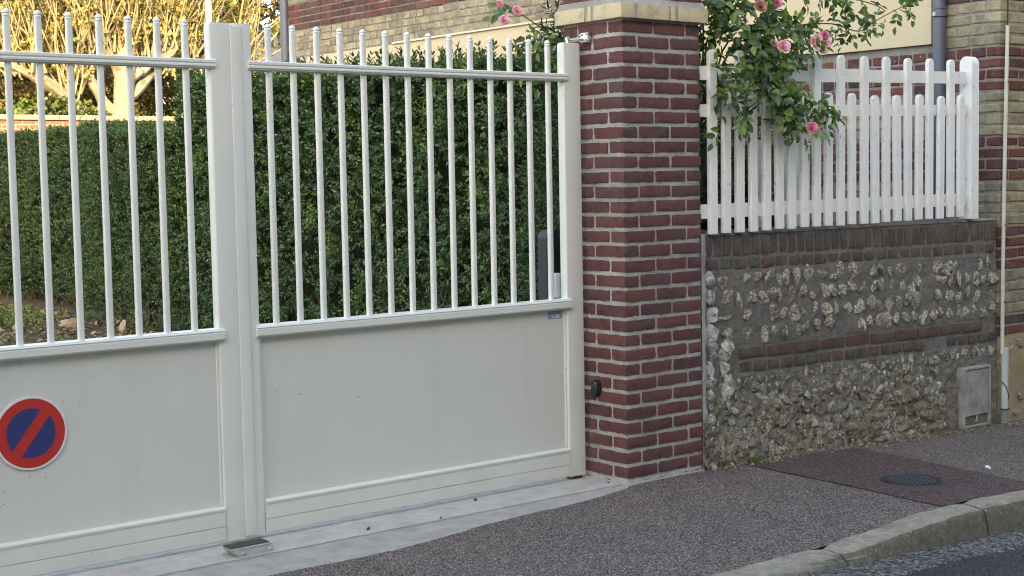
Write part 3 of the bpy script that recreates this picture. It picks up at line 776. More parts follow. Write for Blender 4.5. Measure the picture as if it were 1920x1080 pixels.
# ------------------------------------------------------------------ flint wall
fw = empty('flint_wall'); tag(fw, 'low flint and brick garden wall between the pillar and the yellow brick house', 'wall')
X0, X1, YW = 0.575, 3.352, 0.032
NXW, NZW = 340, 200
tilt = lambda x: -0.010 * (x - 0.87)
def wall_y(x, z):
    q = Vector((x * 7, z * 7, 0)); q2 = Vector((x * 22, z * 22, 4)); q3 = Vector((x * 60, z * 60, 9))
    d = 0.010 * mn.noise(q) + 0.008 * mn.noise(q2) + 0.005 * mn.noise(q3)
    zz = z - tilt(x)
    if zz > 1.06: return YW - 0.35 * d + 0.002
    if 0.475 < zz < 0.645: return YW - 0.3 * d + 0.002
    if zz > 0.645: d *= 0.6
    low = max(0, min(1, (0.42 - z) / 0.4))
    right = max(0, min(1, (x - 2.72) / 0.1)) * (1 if z < 0.42 else 0)
    d = d * (1 + 1.8 * low * (1 - right)) + low * (0.045 + 0.03 * mn.noise(Vector((x * 3, z * 4, 7)))) * (1 - 0.6 * right) * (1.0 if x < 2.0 else 0.7)
    return YW - d
V = []
for j in range(NZW + 1):
    z = -0.16 + (1.262 + 0.16) * j / NZW
    for i in range(NXW + 1):
        x = X0 + (X1 - X0) * i / NXW
        V.append((x, wall_y(x, z), z))
nx = NXW + 1
F = [(j * nx + i, j * nx + i + 1, (j + 1) * nx + i + 1, (j + 1) * nx + i) for j in range(NZW) for i in range(NXW)]
ob('mortar_face', np_mesh('mortar_face', V, F, M['flintwall'], True), fw)
mb = MB(); mb.box((X0, YW + 0.03, -0.16), (X1, 0.30, 1.255)); mb.build('wall_core', M['mortar_grey'], fw)
mb = MB(); V = []; F = []
for i in range(61):
    x = X0 + (X1 - X0) * i / 60
    V += [(x, YW - 0.004 + 0.004 * mn.noise(Vector((x * 12, 0, 0))), 1.256), (x, YW + 0.012, 1.268 + 0.003 * mn.noise(Vector((x * 12, 5, 0)))), (x, 0.30, 1.272)]
F = [(i * 3 + j, i * 3 + 3 + j, i * 3 + 4 + j, i * 3 + 1 + j) for i in range(60) for j in range(2)]
ob('mortar_cap', mesh('mortar_cap', V, F, M['mortar_grey'], True), fw)
tilt = lambda x: -0.010 * (x - 0.87)
# mortar fillet against the pillar
mb = MB(); V = []; F = []; n = 90
for i in range(n + 1):
    z = -0.05 + 1.32 * i / n; w = 0.036 + 0.022 * mn.noise(Vector((0, z * 9, 1))) + 0.010 * mn.noise(Vector((0, z * 35, 1)))
    V += [(0.5655, 0.006, z), (0.5655 + w, 0.010 + 0.002 * mn.noise(Vector((0, z * 40, 0))), z), (0.5655 + w + 0.012, 0.05, z)]
F = [(i * 3 + j, i * 3 + 1 + j, i * 3 + 4 + j, i * 3 + 3 + j) for i in range(n) for j in range(2)]
ob('mortar_fillet', mesh('mortar_fillet', V, F, M['mortar'], True), fw)
def lay(ms, x, y, z, root, name='brick', jit=0.002, rx=0.0):
    return ob(name, random.choice(ms), root, (x + random.uniform(-jit, jit), y + random.uniform(-0.003, 0.002), z + random.uniform(-jit, jit)), (rx + random.uniform(-.02, .02), random.uniform(-.02, .02), random.uniform(-.015, .015)))
sol = variants(0.060, 0.10, 0.108, M['brick_dark'], 6, segs=(4, 2, 5), amp=0.0035, cham=0.004)
hd = variants(0.094, 0.10, 0.056, M['brick_dark'], 6, segs=(5, 2, 4), amp=0.0035, cham=0.004)
hds = variants(0.094, 0.10, 0.056, M['brick_string'], 3, segs=(5, 2, 4), amp=0.0035, cham=0.004)
hs = variants(0.215, 0.10, 0.060, M['brick_string'], 5, segs=(8, 2, 4), amp=0.0035, cham=0.004)
x = X0 + 0.065
while x < X1 - 0.02:
    lay(sol, x, YW + 0.045, 1.196 + tilt(x) * 0.5, fw); x += 0.0765
x = X0 + 0.10
while x < X1 - 0.03:
    lay(hds if random.random() < 0.12 else hd, x, YW + 0.046, 1.096 + tilt(x) * 0.7, fw); x += 0.113
x = 0.99
while x < X1 - 0.08:
    lay(hs, x, YW + 0.043, 0.600 + tilt(x), fw, rx=0); x += 0.232
x = 0.94
while x < X1 - 0.03:
    if not (2.55 < x < 2.75): lay(hds if random.random() < 0.15 else hd, x, YW + 0.044, 0.522 + tilt(x), fw)
    x += 0.113
# flints
def flint_mesh(seed, ico=3):
    import bmesh
    bm = bmesh.new(); bmesh.ops.create_icosphere(bm, subdivisions=ico, radius=1.0)
    r = random.Random(seed); planes = []
    for _ in range(12):
        n_ = Vector((r.gauss(0, 1), r.gauss(0, 1), r.gauss(0, 1))).normalized(); planes.append((n_, r.uniform(0.45, 0.95)))
    off = Vector((r.random() * 50,) * 3)
    for v in bm.verts:
        u = v.co.copy(); p = u * (1 + 0.42 * mn.noise(u * 1.7 + off))
        for n_, d in planes:
            e = p.dot(n_) - d
            if e > 0: p -= n_ * e * 0.95
        c_ = mn.voronoi(u * 2.2 + off)[0]
        p += u * (0.16 * mn.noise(u * 4 + off) + 0.22 * (c_[0] - 0.4))
        v.co = p
    me = bpy.data.meshes.new('flint'); bm.to_mesh(me); bm.free(); me.materials.append(M['flint']); smooth_by_angle(me, 24)
    return me
FL = [flint_mesh(i) for i in range(14)]
FLl = []; FLg = []
for i in range(8):
    m2 = FL[i].copy(); m2.materials.clear(); m2.materials.append(M['flint_dull']); FLg.append(m2)
for i in range(3):
    m2 = FL[i].copy(); m2.materials.clear(); m2.materials.append(M['lime']); FLl.append(m2)
stones = []
def flint_at(x, z, s, ms=FL, proud=0.35, asp=1.0):
    stones.append((x, z, s, random.choice(ms), proud, asp))
for row, z0 in enumerate((1.005, 0.905, 0.805, 0.705)):
    x = X0 + 0.17 + 0.05 * (row % 2)
    while x < X1 - 0.03:
        if random.random() < 0.93:
            flint_at(x, z0 + tilt(x) + random.uniform(-.013, .013), random.uniform(0.040, 0.062), proud=random.uniform(0.10, 0.24), asp=random.uniform(0.85, 1.25))
        x += random.uniform(0.074, 0.108)
    flint_at(X0 + 0.08, z0 + 0.02, 0.05, FLl)
for z0 in (0.66, 0.6, 0.53, 0.46, 0.40):
    for x in (X0 + 0.085, X0 + 0.2):
        flint_at(x + random.uniform(-.02, .02), z0, random.uniform(0.038, 0.055), FLl if random.random() < 0.75 else FL)
# lower rubble: rejection sampled
pts = []
for _ in range(16000):
    x = random.uniform(X0 + 0.05, X1 - 0.03); z = random.uniform(-0.04, 0.46)
    if x > 2.74 and z < 0.40: continue
    s = random.uniform(0.016, 0.056) if random.random() < 0.7 else random.uniform(0.04, 0.062)
    if z + s > 0.478 + tilt(x): continue
    if all((x - a) ** 2 + (z - b) ** 2 > ((s + c) * 0.80) ** 2 for a, b, c in pts): pts.append((x, z, s))
    if len(pts) > 620: break
pts.sort(key=lambda p: -p[2])
for k, (x, z, s) in enumerate(pts):
    flint_at(x, z, s, FLg if random.random() < 0.72 else FL, random.uniform(0.08, 0.30), random.uniform(0.8, 1.6))
random.shuffle(stones); stones.sort(key=lambda t: -t[2] * 10 // 0.05)
small = MB(); cnt = 0
for (x, z, s, me, proud, asp) in stones:
    y = wall_y(x, z) + s * (0.32 - proud)
    e = (random.uniform(-.5, .5), random.uniform(0, 6.28), random.uniform(-.5, .5))
    if cnt < 298:
        ob('flint', me, fw, (x, y, z), e, (s * asp, s * 0.45, s * 0.95)); cnt += 1
    else:
        Rm = Euler(e).to_matrix(); small.add([Vector((x, y, z)) + Rm @ Vector((v.co.x * s * asp, v.co.y * s * .45, v.co.z * s)) for v in me.vertices], [tuple(p.vertices) for p in me.polygons])
if small.V:
    o = small.build('small_flints', M['flint'], fw, recalc=False); o['kind'] = 'stuff'

# meter hatch in the wall
mh = empty('meter_hatch', (3.07, YW, 0.13)); tag(mh, 'weathered grey utility hatch low in the flint wall beside the white pipe', 'utility hatch')
mb = MB(); w, h = 0.150, 0.195
for (a, b) in (((-w, -.052, -h), (-w + .02, .03, h)), ((w - .014, -.052, -h), (w, .03, h)), ((-w + .0205, -.052, h - .016), (w - .0145, .03, h)), ((-w + .0205, -.052, -h), (w - .0145, .03, -h + .014))): mb.box(a, b, 0.002)
mb.build('frame', M['boxpanel'], mh)
mb = MB(); mb.box((-w + .024, -.046, -h + .075), (w - .018, -.034, h - .020), 0.002); mb.build('door', M['boxpanel'], mh)
mb = MB(); mb.box((-w + .024, -.036, -h + .018), (w - .018, -.028, -h + .070)); tag(mb.build('lower_panel', M['kerb'], mh), 'brown broken strip at the foot of the hatch')
mb = MB(); V = [(-.01, -.040, -h + .03), (.012, -.044, -h + .03), (.03, -.042, -h + .085), (.018, -.040, -h + .09), (0, -.05, -h + .05)]; F = [(0, 1, 4), (1, 2, 4), (2, 3, 4), (3, 0, 4), (0, 3, 2, 1)]
ob('shard', mesh('shard', V, F, M['boxpanel']), mh)

# ------------------------------------------------------------------ picket fence
pf = empty('picket_fence', (1.8, 0.05, 1.27)); tag(pf, 'white wooden picket fence on top of the flint wall', 'fence')
fx, fy, fz = pf.location
def TF(V): return [(x - fx, y - fy, z - fz) for x, y, z in V]
def picket_me(h, w=0.056, d=0.026):
    P = [(-w / 2, 0), (w / 2, 0)] + [(w / 2 * math.cos(rad(a)), h - w / 2 + w / 2 * math.sin(rad(a))) for a in range(0, 181, 15)]
    mb = MB(); mb.prism(P, 'y', -d / 2, d / 2); me = mesh('picket', mb.V, mb.F, M['fence'])
    import bmesh
    bm = bmesh.new(); bm.from_mesh(me); bmesh.ops.recalc_face_normals(bm, faces=bm.faces)
    bmesh.ops.bevel(bm, geom=[e for e in bm.edges if e.calc_face_angle(0) > 1.2], offset=0.002, segments=1, affect='EDGES'); bm.to_mesh(me); bm.free(); smooth_by_angle(me, 30)
    return me
tall, short = picket_me(0.985), picket_me(0.760)
ftilt = lambda x: 0.018 * (x - 1.3)
for i in range(22):
    x = 0.659 + 0.1075 * i
    t_ = i % 2 == 0
    o = ob('picket', tall if t_ else short, pf, (x - fx + random.uniform(-.003, .003), 0.013 - fy + random.uniform(-.002, .002), 1.272 + ftilt(x) * (1 if t_ else .9) * .6 - fz + random.uniform(-.003, .003)), (random.uniform(-.008, .008), random.uniform(-.011, .011), random.uniform(-.03, .03)))
    o.scale = (random.uniform(.95, 1.05), 1, 1 + random.uniform(-.006, .006))
for (z0, z1, s_) in ((2.098, 2.172, 0.018), (1.902, 1.968, 0.016), (1.352, 1.428, 0.005)):
    V = []
    for x in (0.58, 3.0):
        dz = s_ * (x - 1.36); y0, y1 = 0.0255, 0.052
        V += [(x, y0, z0 + dz), (x, y1, z0 + dz), (x, y1, z1 + dz), (x, y0, z1 + dz)]
    F = [(0, 1, 5, 4), (1, 2, 6, 5), (2, 3, 7, 6), (3, 0, 4, 7), (0, 3, 2, 1), (4, 5, 6, 7)]
    ob('rail', mesh('rail', TF(V), F, M['fence']), pf)
# end post with a rounded head
P = [(-0.006, 1.274), (0.084, 1.274)] + [(0.039 + 0.045 * math.cos(rad(a)), 2.25 + 0.05 * math.sin(rad(a))) for a in range(0, 181, 12)]
mb = MB(); mb.prism(P, 'y', 0, 1); V = [(3.012 + (0.078 if v[1] > 0.5 else 0.0), v[0], v[2]) for v in mb.V]
ob('post', mesh('post', TF(V), [f[::-1] for f in mb.F], M['fence']), pf)
# second, inner white posts and boards seen through the pickets
for (x, y, w, z, lab) in ((1.905, 0.50, 0.075, 1.765, 'thick white wooden post behind the picket fence, below the lowest rose'), (1.455, 0.40, 0.03, 1.78, 'slim white wooden stake behind the picket fence, left of the thick post')):
    o = empty('garden_post', (x, y, 0)); tag(o, lab, 'post')
    mb = MB(); mb.box((-w, -w * .8, -0.02), (w, w * .8, z - 0.012), 0.003); mb.build('shaft', M['fence'], o)
    mb = MB(); mb.box((-w * 1.05, -w * .86, z - 0.0115), (w * 1.05, w * .86, z), 0.003); mb.build('cap', M['fence'], o)

# ------------------------------------------------------------------ neighbouring house
HX, HY1, HH = 3.364, 9.0, 6.6
hs_root = empty('brick_house', (HX, 0.02, 0)); tag(hs_root, 'banded red and yellow brick house with a cream rendered strip, right of the garden', 'house')
def TH(mb): mb.V = [(x - HX, y - 0.02, z) for x, y, z in mb.V]; return mb
mb = MB()
xa, ya, xb, yb = HX + 0.006, 0.026, 9.0, 8.995
V = [(xa, ya, -0.3), (xa, yb, -0.3), (xb, yb, -0.3), (xb, ya, -0.3), (xa, ya, HH), (xa, yb, HH), (xb, yb, HH), (xb, ya, HH)]
me = mesh('masonry', [(x - HX, y - .02, z) for x, y, z in V], [(0, 4, 5, 1), (1, 5, 6, 2), (2, 6, 7, 3), (3, 7, 4, 0), (4, 7, 6, 5)], M['mortar_grey'])
me.materials.append(M['mortar_tan']); me.polygons[3].material_index = 1
ob('masonry', me, hs_root)
CH = 0.0730
def is_red(z): return ((z - 0.925) % (8 * CH)) < 4 * CH - 0.001
cands = []       # (priority, x0,x1,y0,y1,z, red)
row = 0; z = 0.486 + CH / 2 - 0 * CH
z = 0.925 - 6 * CH + CH / 2
rows_ = []
while z < HH: rows_.append(z); z += CH
for r_i, z in enumerate(rows_):
    red = is_red(z)
    if 0.60 > z > 0.47: red = True
    # quoin
    ql, qd = (0.215, 0.103) if r_i % 2 == 0 else (0.103, 0.215)
    B = [(HX, HX + qd, 0.02, 0.02 + ql)]
    y = 0.02 + ql + 0.011
    hdr = r_i % 2 == 1
    while y < HY1 - 0.02:
        l_ = 0.101 if hdr else 0.213
        l_ += random.uniform(-.006, .006)
        y1 = min(y + l_, HY1 - 0.004)
        if not (2.43 < z + .03 and z - .03 < 2.96 and y1 > 0.56 and y < 8.72): B.append((HX, HX + 0.05, y, y1))
        y = y1 + 0.011
    x = HX + qd + 0.011
    while x < 8.95:
        l_ = (0.101 if hdr else 0.213) + random.uniform(-.006, .006)
        blocked = (4.6 < x < 5.7 and 1.0 < z < 2.5) or (4.6 < x < 5.7 and 3.7 < z < 5.2) or (6.9 < x < 8.0 and 1.0 < z < 5.2)
        if not blocked: B.append((x, x + l_, 0.02, 0.07))
        x += l_ + 0.011
    for (a, b, c, d) in B:
        p = ((a + b) / 2, (c + d) / 2, z)
        vis = in_view(p, 10)
        side = a == HX
        good = vis and ((not side) or (z > 2.96 and p[1] > 4.3) or (z > 1.27 and p[1] < 1.9) )
        cands.append((0 if good else 1, (Vector(p) - CAM).length, a, b, c, d, z, red))
cands.sort(key=lambda t: (t[0], t[1]))
for red, mat in ((True, M['brick_house']), (False, M['brick_yellow'])):
    mb = MB()
    for i, (g, dist_, a, b, c, d, z, rd) in enumerate(cands):
        if rd != red: continue
        dz = CH / 2 - 0.0070 + random.uniform(-.003, .002); o_ = random.uniform(-0.003, 0.0015)
        side = a == HX
        fa = a + (o_ if side else 0); fc = c + (o_ if (not side or c < 0.021) else 0)
        if i < 300:
            V, F = box_vf((fa - HX, fc - 0.02, z - dz), (b - HX, d - 0.02, z + dz), 0.006)
            V = [(x + .0055 * mn.noise(Vector((x * 31, y * 31, zz * 31 + z))), y + .0055 * mn.noise(Vector((x * 31 + 5, y * 31, zz * 31))), zz + .0075 * mn.noise(Vector((x * 25, y * 25 + 5, zz * 31)))) for x, y, zz in V]
            ob('brick', mesh('brick', V, F, mat), hs_root)
        else:
            mb.box((fa - HX, fc - 0.02, z - dz), (b - HX, d - 0.02, z + dz), 0.0)
    o = mb.build('brickwork', mat, hs_root, recalc=False); o['kind'] = 'stuff'
# flint base of the facade
mb = MB(); bf = 0
for _ in range(140):
    x = random.uniform(HX + 0.03, HX + 3.5); z = random.uniform(-0.1, 0.46)
    s = random.uniform(0.03, 0.05); me = random.choice(FL)
    Rm = Euler((random.random() * 6, random.random() * 6, random.random() * 6)).to_matrix()
    if x < HX + 0.35 and bf < 14:
        ob('flint', me, hs_root, (x - HX, 0.02, z), Rm.to_euler(), (s, s * .7, s)); bf += 1
    else: mb.add([Vector((x - HX, 0.02, z)) + Rm @ (v.co * s) for v in me.vertices], [tuple(p.vertices) for p in me.polygons])
o = mb.build('base_flints', M['flint'], hs_root, recalc=False); o['kind'] = 'stuff'
# cream render strip and its capping
mb = MB(); mb.box((HX - 0.022, 0.530, 2.432), (HX + 0.02, 8.715, 2.955)); TH(mb).build('render_panel', M['render'], hs_root)
mb = MB(); mb.box((HX - 0.042, 0.50, 2.956), (HX + 0.02, 6.9, 2.974)); TH(mb).build('capping', M['trim'], hs_root)
mb = MB(); mb.tube([(HX - 0.035, 6.30, 2.955), (HX - 0.035, 6.33, 2.93), (HX - 0.035, 6.33, 1.0)], 0.012, 8); TH(mb).build('conduit', M['trim'], hs_root)
# facade windows, roof
for (x0, x1, z0, z1) in ((4.65, 5.65, 1.05, 2.45), (4.65, 5.65, 3.75, 5.15), (6.95, 7.95, 3.75, 5.15)):
    mb = MB(); mb.box((x0, 0.05, z0), (x1, 0.055, z1)); fr = TH(mb).build('window', M['pane'], hs_root)
    mb = MB()
    for q in (((x0, .02, z0), (x0 + .06, .049, z1)), ((x1 - .06, .02, z0), (x1, .049, z1)), ((x0 + .061, .02, z0), (x1 - .061, .049, z0 + .06)), ((x0 + .061, .02, z1 - .06), (x1 - .061, .049, z1)), (((x0 + x1) / 2 - .03, .022, z0 + .061), ((x0 + x1) / 2 + .03, .049, z1 - .061))): mb.box(*q)
    TH(mb).build('window_frame', M['sign_white'], fr)
mb = MB(); mb.box((6.95, 0.04, -0.1), (7.95, 0.08, 2.1)); TH(mb).build('door', M['sign_blue'], hs_root)
mb = MB(); mb.prism([(-0.25, HH - 0.12), (-0.25, HH), (4.5, HH + 2.3), (9.25, HH), (9.25, HH - 0.12), (4.5, HH + 2.15)], 'x', HX - 0.2, 9.2); V = mb.V
TH(mb).build('roof', M['roof'], hs_root)
mb = MB(); mb.prism([(0.02, HH - 0.02), (9.0, HH - 0.02), (4.5, HH + 2.1)], 'x', HX + 0.01, HX + 0.2); TH(mb).build('gable', M['mortar_grey'], hs_root)

# zinc downpipes
def downpipe(x, y, r, z0, z1, lab, cz):
    o = empty('downpipe', (x, y, z0)); tag(o, lab, 'downpipe', 'downpipes on the brick house')
    mb = MB(); mb.lathe([(r, 0), (r, z1 - z0)], (0, 0, 0), 'z', 24); mb.build('pipe', M['zinc'], o, True)
    for c in cz:
        mb = MB(); mb.lathe([(r + .001, 0), (r + .010, .004), (r + .010, .022), (r + .003, .026), (r + .003, .05), (r + .008, .054), (r + .008, .064), (r + .001, .066)], (0, 0, c - z0), 'z', 24); mb.build('collar', M['zinc'], o, True)
        mb = MB(); mb.box((-r - .022, -.012, c - z0 + .004), (-r - .005, .012, c - z0 + .03), .003); mb.box((r + .009, -.010, c - z0 + .006), (r + .05, .010, c - z0 + .024)); mb.build('bracket', M['galv'], o)
    return o
downpipe(HX - 0.052, 0.445, 0.043, -0.1, HH, 'blue grey zinc downpipe on the house wall behind the right end of the picket fence', (0.9, 2.60, 4.6))
downpipe(HX + 0.0, 9.06, 0.055, -0.1, HH, 'blue grey zinc downpipe at the far rear corner of the brick house', (1.0, 4.0))

# white conduit, sleeve and cable at the corner
cp = empty('cable_conduit', (3.385, -0.01, -0.08)); tag(cp, 'thin white cable conduit with a wide sleeve at the house corner', 'conduit')
def TC(mb): mb.V = [(x - 3.385, y + 0.01, z + 0.08) for x, y, z in mb.V]; return mb
mb = MB(); mb.tube([(3.368, -0.005, 0.38), (3.372, -0.004, 1.0), (3.388, -0.004, 1.8), (3.408, -0.004, 2.51)], 0.0125, 12); TC(mb).build('conduit', M['white_plastic'], cp, True)
mb = MB(); mb.lathe([(0.024, 0.02), (0.024, 0.418), (0.020, 0.42)], (3.386, -0.012, 0), 'z', 20); TC(mb).build('sleeve', M['pale_plastic'], cp, True)
mb = MB(); mb.lathe([(0.028, -0.14), (0.028, 0.015), (0.0255, 0.018)], (3.386, -0.012, 0), 'z', 20); TC(mb).build('foot_pipe', M['grey_pipe'], cp, True)
mb = MB(); mb.tube([(3.408, -0.004, 2.50), (3.414, -0.002, 3.4), (3.42, 0.0, HH - .2)], 0.005, 6); mb.tube([(3.352, -0.012, 0.20), (3.366, -0.034, 0.17), (3.40, -0.036, 0.10), (3.418, -0.02, 0.075), (3.45, 0.004, 0.085)], 0.0035, 6)
mb.tube([(3.340, -0.01, 0.018), (3.358, -0.04, 0.016), (3.40, -0.044, 0.016), (3.425, -0.01, 0.018)], 0.003, 6)
TC(mb).build('cable', M['cable'], cp, True)
for z_, x_ in ((2.15, 3.398), (1.22, 3.377), (0.72, 3.370)):
    mb = MB(); mb.lathe([(0.006, 0), (0.006, -0.004)], (x_, -0.017, z_), 'y', 8); TC(mb).build('screw', M['cable'], cp)

# manhole
MCS = 0.92
mc = empty('manhole_cover', (1.035, -0.99, pave_z(1.035, -0.99) + 0.005)); tag(mc, 'round dark iron access cover in the reddish patch of pavement', 'manhole cover')
mb = MB(); mb.lathe([(0.165, -0.02), (0.165, 0.004), (0.158, 0.006), (0.150, 0.005), (0.148, 0.002), (0.146, 0.004), (0.002, 0.0045)], (0, 0, 0), 'z', 40); mb.build('cover_plate', M['iron'], mc)
mb = MB()
for i in range(-5, 6):
    w = math.sqrt(max(0, 0.135 ** 2 - (i * 0.024) ** 2)); mb.box((-w, i * 0.024 - 0.004, 0.0048), (w, i * 0.024 + 0.004, 0.0082), 0.001)
o = mb.build('tread_ribs', M['galv_dark'], mc); o.rotation_euler.z = rad(20); mc.scale = (MCS, MCS, 1)

# ------------------------------------------------------------------ foliage engine
def leaf_arrays(P, A, N, Ls, Ws, curl=0.12):
    """P base, A axis, N normal; returns V,F with two folded halves (4 tris -> 2 quads)"""
    A = A / np.linalg.norm(A, axis=1, keepdims=True)
    N = N - A * np.sum(A * N, 1, keepdims=True); N /= (np.linalg.norm(N, axis=1, keepdims=True) + 1e-9)
    B = np.cross(A, N); L = Ls[:, None]; Wd = Ws[:, None]
    n = len(P)
    V = np.empty((n, 6, 3), np.float32)
    V[:, 0] = P
    V[:, 1] = P + A * L * .35 + B * Wd * .5 + N * Wd * .18
    V[:, 2] = P + A * L * .70 + B * Wd * .38 + N * (Wd * .12 - L * curl * .4)
    V[:, 3] = P + A * L - N * L * curl
    V[:, 4] = P + A * L * .70 - B * Wd * .38 + N * (Wd * .12 - L * curl * .4)
    V[:, 5] = P + A * L * .35 - B * Wd * .5 + N * Wd * .18
    base = (np.arange(n) * 6)[:, None]
    F = np.concatenate([base + np.array([[0, 1, 2, 3]]), base + np.array([[0, 3, 4, 5]])], 1).reshape(-1, 4)
    return V.reshape(-1, 3), F

def sprigs(P, D, n_leaf, slen, llen, lw, spread=1.1, up=0.3):
    """leafy sprigs: at base P (n,3), direction D; leaves in pairs along each"""
    n = len(P); D = D / np.linalg.norm(D, axis=1, keepdims=True)
    T = rng.normal(size=(n, 3)); T -= D * np.sum(T * D, 1, keepdims=True); T /= np.linalg.norm(T, axis=1, keepdims=True)
    T2 = np.cross(D, T); SL_ = slen * rng.uniform(.6, 1.3, n)
    PP = []; AA = []; NN = []; LL = []
    for k in range(n_leaf):
        f = (k // 2 + 1) / (n_leaf / 2 + .5); s_ = 1 if k % 2 else -1
        ang = (k // 2) * 1.57 + rng.normal(0, .3, n)
        side = (T * np.cos(ang)[:, None] + T2 * np.sin(ang)[:, None]) * s_
        PP.append(P + D * (SL_ * f)[:, None]); a = D * (0.55 + .5 * f) + side * spread * (1.15 - .6 * f) + rng.normal(0, .22, (n, 3)) ; AA.append(a)
        nn = D + np.array([0, 0, up]) + rng.normal(0, .35, (n, 3)); NN.append(nn)
        LL.append(llen * (1.1 - .35 * f) * rng.uniform(.7, 1.25, n))
    P_, A_, N_, L_ = map(np.concatenate, (PP, AA, NN, LL))
    return P_, A_, N_, L_, L_ * lw * rng.uniform(.85, 1.15, len(L_))

def np_noise(x, y, s, off):
    return np.array([mn.noise(Vector((a * s + off, b * s, off))) for a, b in zip(x, y)])

def foliage(name, parts, mat, parent, kind='stuff'):
    Vs = []; Fs = []; o = 0
    for (P_, A_, N_, L_, W_) in parts:
        V, F = leaf_arrays(P_, A_, N_, L_, W_); Vs.append(V); Fs.append(F + o); o += len(V)
    me = np_mesh(name, np.concatenate(Vs), np.concatenate(Fs), mat)
    ob_ = ob(name, me, parent)
    if kind: ob_['kind'] = kind
    return ob_

def lumpy_box(name, a, b, mat, parent, amp=0.06, n=14):
    V = []; F = []; idx = {}
    L = [b[i] - a[i] for i in range(3)]; N = [max(2, int(l / 0.18)) for l in L]
    def vt(i, j, k):
        if (i, j, k) in idx: return idx[(i, j, k)]
        p = Vector((a[0] + L[0] * i / N[0], a[1] + L[1] * j / N[1], a[2] + L[2] * k / N[2])); c = (Vector(a) + Vector(b)) / 2
        q = p * 4; p = p + Vector((mn.noise(q), mn.noise(q + Vector((9, 0, 0))), mn.noise(q + Vector((0, 9, 0))))) * amp
        idx[(i, j, k)] = len(V); V.append(p); return idx[(i, j, k)]
    for ax in range(3):
        o1, o2 = [(1, 2), (2, 0), (0, 1)][ax]
        for s_ in (0, N[ax]):
            for u in range(N[o1]):
                for v in range(N[o2]):
                    f = []
                    for (du, dv) in ((0, 0), (1, 0), (1, 1), (0, 1)):
                        k = [0, 0, 0]; k[ax] = s_; k[o1] = u + du; k[o2] = v + dv; f.append(vt(*k))
                    F.append(tuple(f) if s_ else tuple(f[::-1]))
    return ob(name, mesh(name, V, F, mat), parent)

def hedge(label, x0, x1, y0, y1, zt, dens, llen, mat, zlow=0.0, slen=0.10, gaps=0.0, shoots=0, group='clipped hedges along the side of the garden', front_z=None, nleaf=8, zt1=None):
    root = empty('hedge', ((x0 + x1) / 2, (y0 + y1) / 2, 0)); tag(root, label, 'hedge', group)
    cx, cy = root.location.x, root.location.y; zt1 = zt1 or zt
    loc = np.array([cx, cy, 0])
    def ztop(y): return zt + (zt1 - zt) * (y - y0) / (y1 - y0) + 0.05 * np_noise(y, y * 0, 1.3, 3)
    parts = []
    def emit(P, D, nl=nleaf, sl=slen):
        parts.append(sprigs(P - loc, D, nl, sl, llen, 0.46))
    # side face towards -X
    A = (y1 - y0) * (zt - zlow); n = int(A * dens)
    y = rng.uniform(y0, y1, n); z = zlow + (max(zt, zt1) + .05 - zlow) * rng.uniform(0, 1, n) ** 0.9
    z = np.minimum(z, ztop(y)); d = 0.09 * np_noise(y, z, 2.2, 1) + 0.04 * np_noise(y, z, 7, 5) + rng.uniform(-.02, .07, n)
    x = x0 + 0.06 + d
    if gaps:
        keep = ~((z < gaps) & (rng.random(n) < 0.75 * (1 - z / gaps))); x, y, z = x[keep], y[keep], z[keep]; n = len(x)
    D = np.stack([-np.ones(n), rng.normal(0, .5, n), rng.normal(.35, .45, n)], 1); emit(np.stack([x, y, z], 1), D)
    # top
    n = int((x1 - x0) * (y1 - y0) * dens * 1.3); x = rng.uniform(x0, x1, n); y = rng.uniform(y0, y1, n); z = ztop(y) - rng.uniform(0, .08, n)
    emit(np.stack([x, y, z], 1), np.stack([rng.normal(0, .4, n), rng.normal(0, .4, n), np.ones(n)], 1))
    # near end and far end
    for ye, sg_ in ((y0, -1), (y1, 1)):
        n = int((x1 - x0) * (zt - zlow) * dens); x = rng.uniform(x0, x1, n); z = rng.uniform(zlow, zt, n); y = ye - sg_ * (0.05 + rng.uniform(0, .06, n) + 0.06 * np_noise(x, z, 3, 8))
        emit(np.stack([x, y, z], 1), np.stack([rng.normal(0, .5, n), sg_ * np.ones(n), rng.normal(.3, .4, n)], 1))
    if shoots:
        n = shoots; y = rng.uniform(y0, y1, n); x = rng.uniform(x0, x0 + 0.35, n)
        P = np.stack([x, y, ztop(y) - .02], 1)
        parts.append(sprigs(P - loc, np.stack([rng.normal(0, .25, n), rng.normal(0, .25, n), np.ones(n)], 1), 12, 0.20, llen * 1.25, 0.36, 0.8))
    foliage('foliage', parts, mat, root)
    c = lumpy_box('shade_core', (x0 + 0.17 - cx, y0 + 0.16 - cy, max(zlow, gaps * 0.6)), (x1 - 0.14 - cx, y1 - 0.16 - cy, zt - 0.03), M['core'], root)  # dark core added so that gaps in the foliage look shaded
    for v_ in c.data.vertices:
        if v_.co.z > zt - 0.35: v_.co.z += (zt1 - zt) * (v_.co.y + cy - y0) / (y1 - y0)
    mb = MB()
    yy = y0 + 0.2
    while yy < y1 - .1:
        for k in range(2):
            a = Vector((x0 + .3 - cx + random.uniform(-.1, .1), yy - cy + random.uniform(-.1, .1), -0.05))
            for s_ in range(3):
                mb.tube([a, a + Vector((random.uniform(-.1, .1), random.uniform(-.1, .1), .25)), a + Vector((random.uniform(-.22, .15), random.uniform(-.2, .2), .65))], [.016, .012, .006], 5)
        yy += 0.45
    mb.build('stems', M['twig'], root, recalc=False)
    return root

